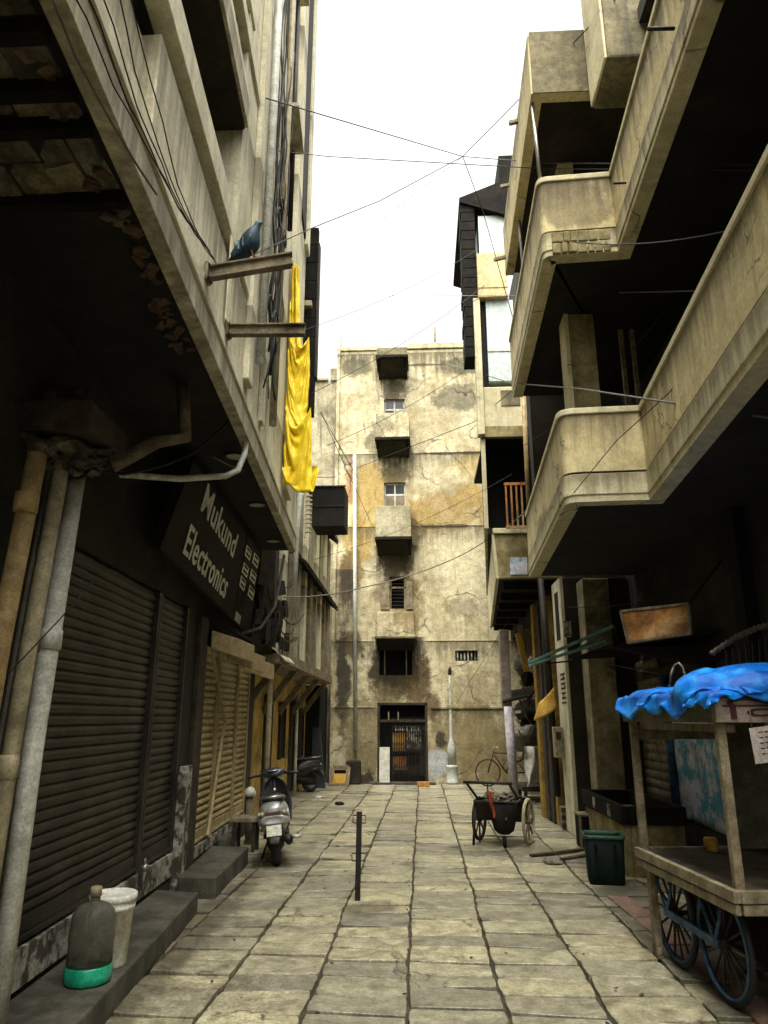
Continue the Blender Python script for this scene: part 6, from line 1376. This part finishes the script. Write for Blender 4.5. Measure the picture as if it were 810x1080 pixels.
wire([(545, 408, 11.0), (500, 445, 16), (380, 492, 20.8)], 'thin wire slanting across the back wall below the top windows', .008)
wire([(300, 630, 11.2), (380, 620, 14), (465, 595, 16.5), (520, 565, 15.5), (566, 528, 10.8)], 'pale cable sweeping low across the back wall to the lower balcony', .012, 'cable_g', .05)
wire([(338, 435, 11.2), (378, 505, 20.9)], 'short wire from the hanging black board to the drainpipe top', .008)
wire([(345, 450, 12.0), (395, 560, 20.9)], 'thin wire falling from the black board across the back wall', .006)
wire([(225, 482, 6.2), (270, 500, 7.5), (355, 503, 14)], 'grey wire running from the soffit light past the yellow tarpaulin', .008, 'cable_g', .02)
wire([(545, 640, 16), (470, 760, 20.9)], 'faint wire slanting down to the lamp post', .005)
wire([(75, 487, 4.6), (130, 500, 4.9), (200, 480, 5.4), (245, 440, 5.8), (255, 400, 6.0)], 'black cable looping from the corbel to the overhang edge', .012, 'cable', .02)
wire([(-8, 400, 3.6), (40, 442, 4.0)], 'dark cable drooping in from the left under the overhang', .01)
wire([(300, 585, 10.2), (290, 640, 10.2), (275, 662, 10.2), (255, 668, 10.2)], 'fat grey cable looping from the overhang corner behind the sign end', .022, 'cable_g')
wire([(0, 720, 3.75), (80, 635, 4.0), (100, 610, 4.3)], 'thin cord tied across the left drainpipes', .004)
wire([(605, 520, 6.95), (650, 465, 6.9), (705, 415, 5.9), (755, 352, 5.1)], 'thin cable looping over the lower balcony parapet', .005, 'cable')
wire([(640, 700, 10.0), (700, 712, 8)], 'cord under the black canopy sheet', .005)

for i, (a_, b_, lab) in enumerate((((318, 420, 10.5), (512, 300, 12.9), 'thin wire rising from the yellow tarpaulin to the timber panel'), ((300, 355, 8.6), (505, 262, 12.8), 'thin slack wire from behind the tarpaulin to the pale blue screen'), ((575, 250, 7.3), (815, 232, 4.6), 'thin wire along the upper parapet underside'), ((552, 470, 11.2), (700, 330, 6.9), 'thin cable inside the lower right balcony'), ((345, 470, 13), (505, 380, 16), 'faint wire across the upper part of the back wall'), ((332, 590, 13.5), (540, 500, 12.9), 'thin wire from the timber house eave to the rusty railing'), ((600, 640, 11), (812, 590, 7), 'thin wire under the lower balcony ceiling'), ((205, 240, 4.4), (290, 20, 7.0), 'thin cable climbing the left facade'), ((160, 120, 3.2), (262, 300, 6.3), 'thin cable sloping down the left parapet'))):
    wire([a_, b_], lab, .0045 if i % 2 else .006, 'cable', .15)
# litter on the paving
q = MB()
for i in range(220):
    x, y = random.uniform(-1.9, 1.7), random.uniform(4.4, 20) ** 1.0
    if random.random() < .6: x = random.choice(edges[3:10]) + random.gauss(0, .05)
    s_ = random.uniform(.003, .010); M2 = Matrix.Translation((x, y, .004)) @ Matrix.Rotation(random.uniform(0, 6), 4, 'Z') @ Matrix.Rotation(random.uniform(-.4, .4), 4, 'X')
    q.box(-s_, s_, -s_ * 1.5, s_ * 1.5, -s_ * .3, s_ * .4, M2)
obj('grit', q, m['litter'], kind='stuff')
for (x, y, s_, mm, lab) in ((336, 842, .10, 'cloth_w', 'crumpled white paper scrap near the far motor scooter'), (358, 849, .10, 'tin_dark', 'flat dark rag on the paving before the picture frame'), (583, 911, .12, 'sack', 'grey rag lying on the paving left of the dustbin'), (598, 867, .16, 'wood', 'pale stone lump near the black crate'), (610, 871, .10, 'wood', 'smaller pale stone lump touching the larger one'), (313, 883, .07, 'cloth_w', 'white scrap beside the silver scooter wheel')):
    p = G(x, y); q = MB(); blob(q, (p.x, p.y, s_ * .3), s_, s_ * .8, s_ * .35, int(x), .5, 8); obj('litter', q, m[mm], label=lab, cat='litter')
q = MB()
a, b = G(560, 905), G(618, 897); q.bar((a.x, a.y, .03), (b.x, b.y, .02), .07, .03); a, b = G(592, 908), G(622, 903); q.bar((a.x, a.y, .02), (b.x, b.y, .02), .08, .03)
obj('planks', q, m['wood_dark'], label='two dark planks lying by the black crate and dustbin', cat='planks', bevel=.008)

# ------------------------------------------------------------------ light
wd_ = bpy.data.worlds.new('World'); S.world = wd_; wd_.use_nodes = True
N, L = wd_.node_tree.nodes, wd_.node_tree.links
sky = N.new('ShaderNodeTexSky'); sky.sky_type = 'NISHITA'; sky.sun_disc = False
SEL, SAZ = R(68), R(200)
sky.sun_elevation = SEL; sky.sun_rotation = SAZ; sky.dust_density = 6.0; sky.air_density = 1.0; sky.ozone_density = 1.0
hs = N.new('ShaderNodeHueSaturation'); hs.inputs['Saturation'].default_value = 0.12
L.new(sky.outputs[0], hs.inputs['Color'])
tint = N.new('ShaderNodeMix'); tint.data_type = 'RGBA'; tint.blend_type = 'MULTIPLY'; tint.inputs[0].default_value = 1.0
L.new(hs.outputs[0], tint.inputs[6]); tint.inputs[7].default_value = (1.0, 1.0, 0.94, 1)
L.new(tint.outputs[2], N['Background'].inputs['Color'])
N['Background'].inputs['Strength'].default_value = 0.10
sd = bpy.data.lights.new('sun', 'SUN'); so_ = bpy.data.objects.new('sun', sd); COL.objects.link(so_)
sd.energy = 1.5; sd.angle = R(75); sd.color = (1.0, 0.975, 0.89)
dirv = V((math.sin(SAZ) * math.cos(SEL), math.cos(SAZ) * math.cos(SEL), math.sin(SEL)))
so_.rotation_euler = dirv.to_track_quat('Z', 'Y').to_euler()
S.view_settings.view_transform = 'Standard'; S.view_settings.look = 'None'; S.view_settings.gamma = 1.0; S.view_settings.exposure = 2.5
S.view_settings.use_curve_mapping = False
S.render.engine = 'CYCLES'
c_ = S.cycles
c_.use_denoising = True; c_.max_bounces = 6; c_.diffuse_bounces = 2; c_.glossy_bounces = 3; c_.transmission_bounces = 4
c_.caustics_reflective = False; c_.caustics_refractive = False
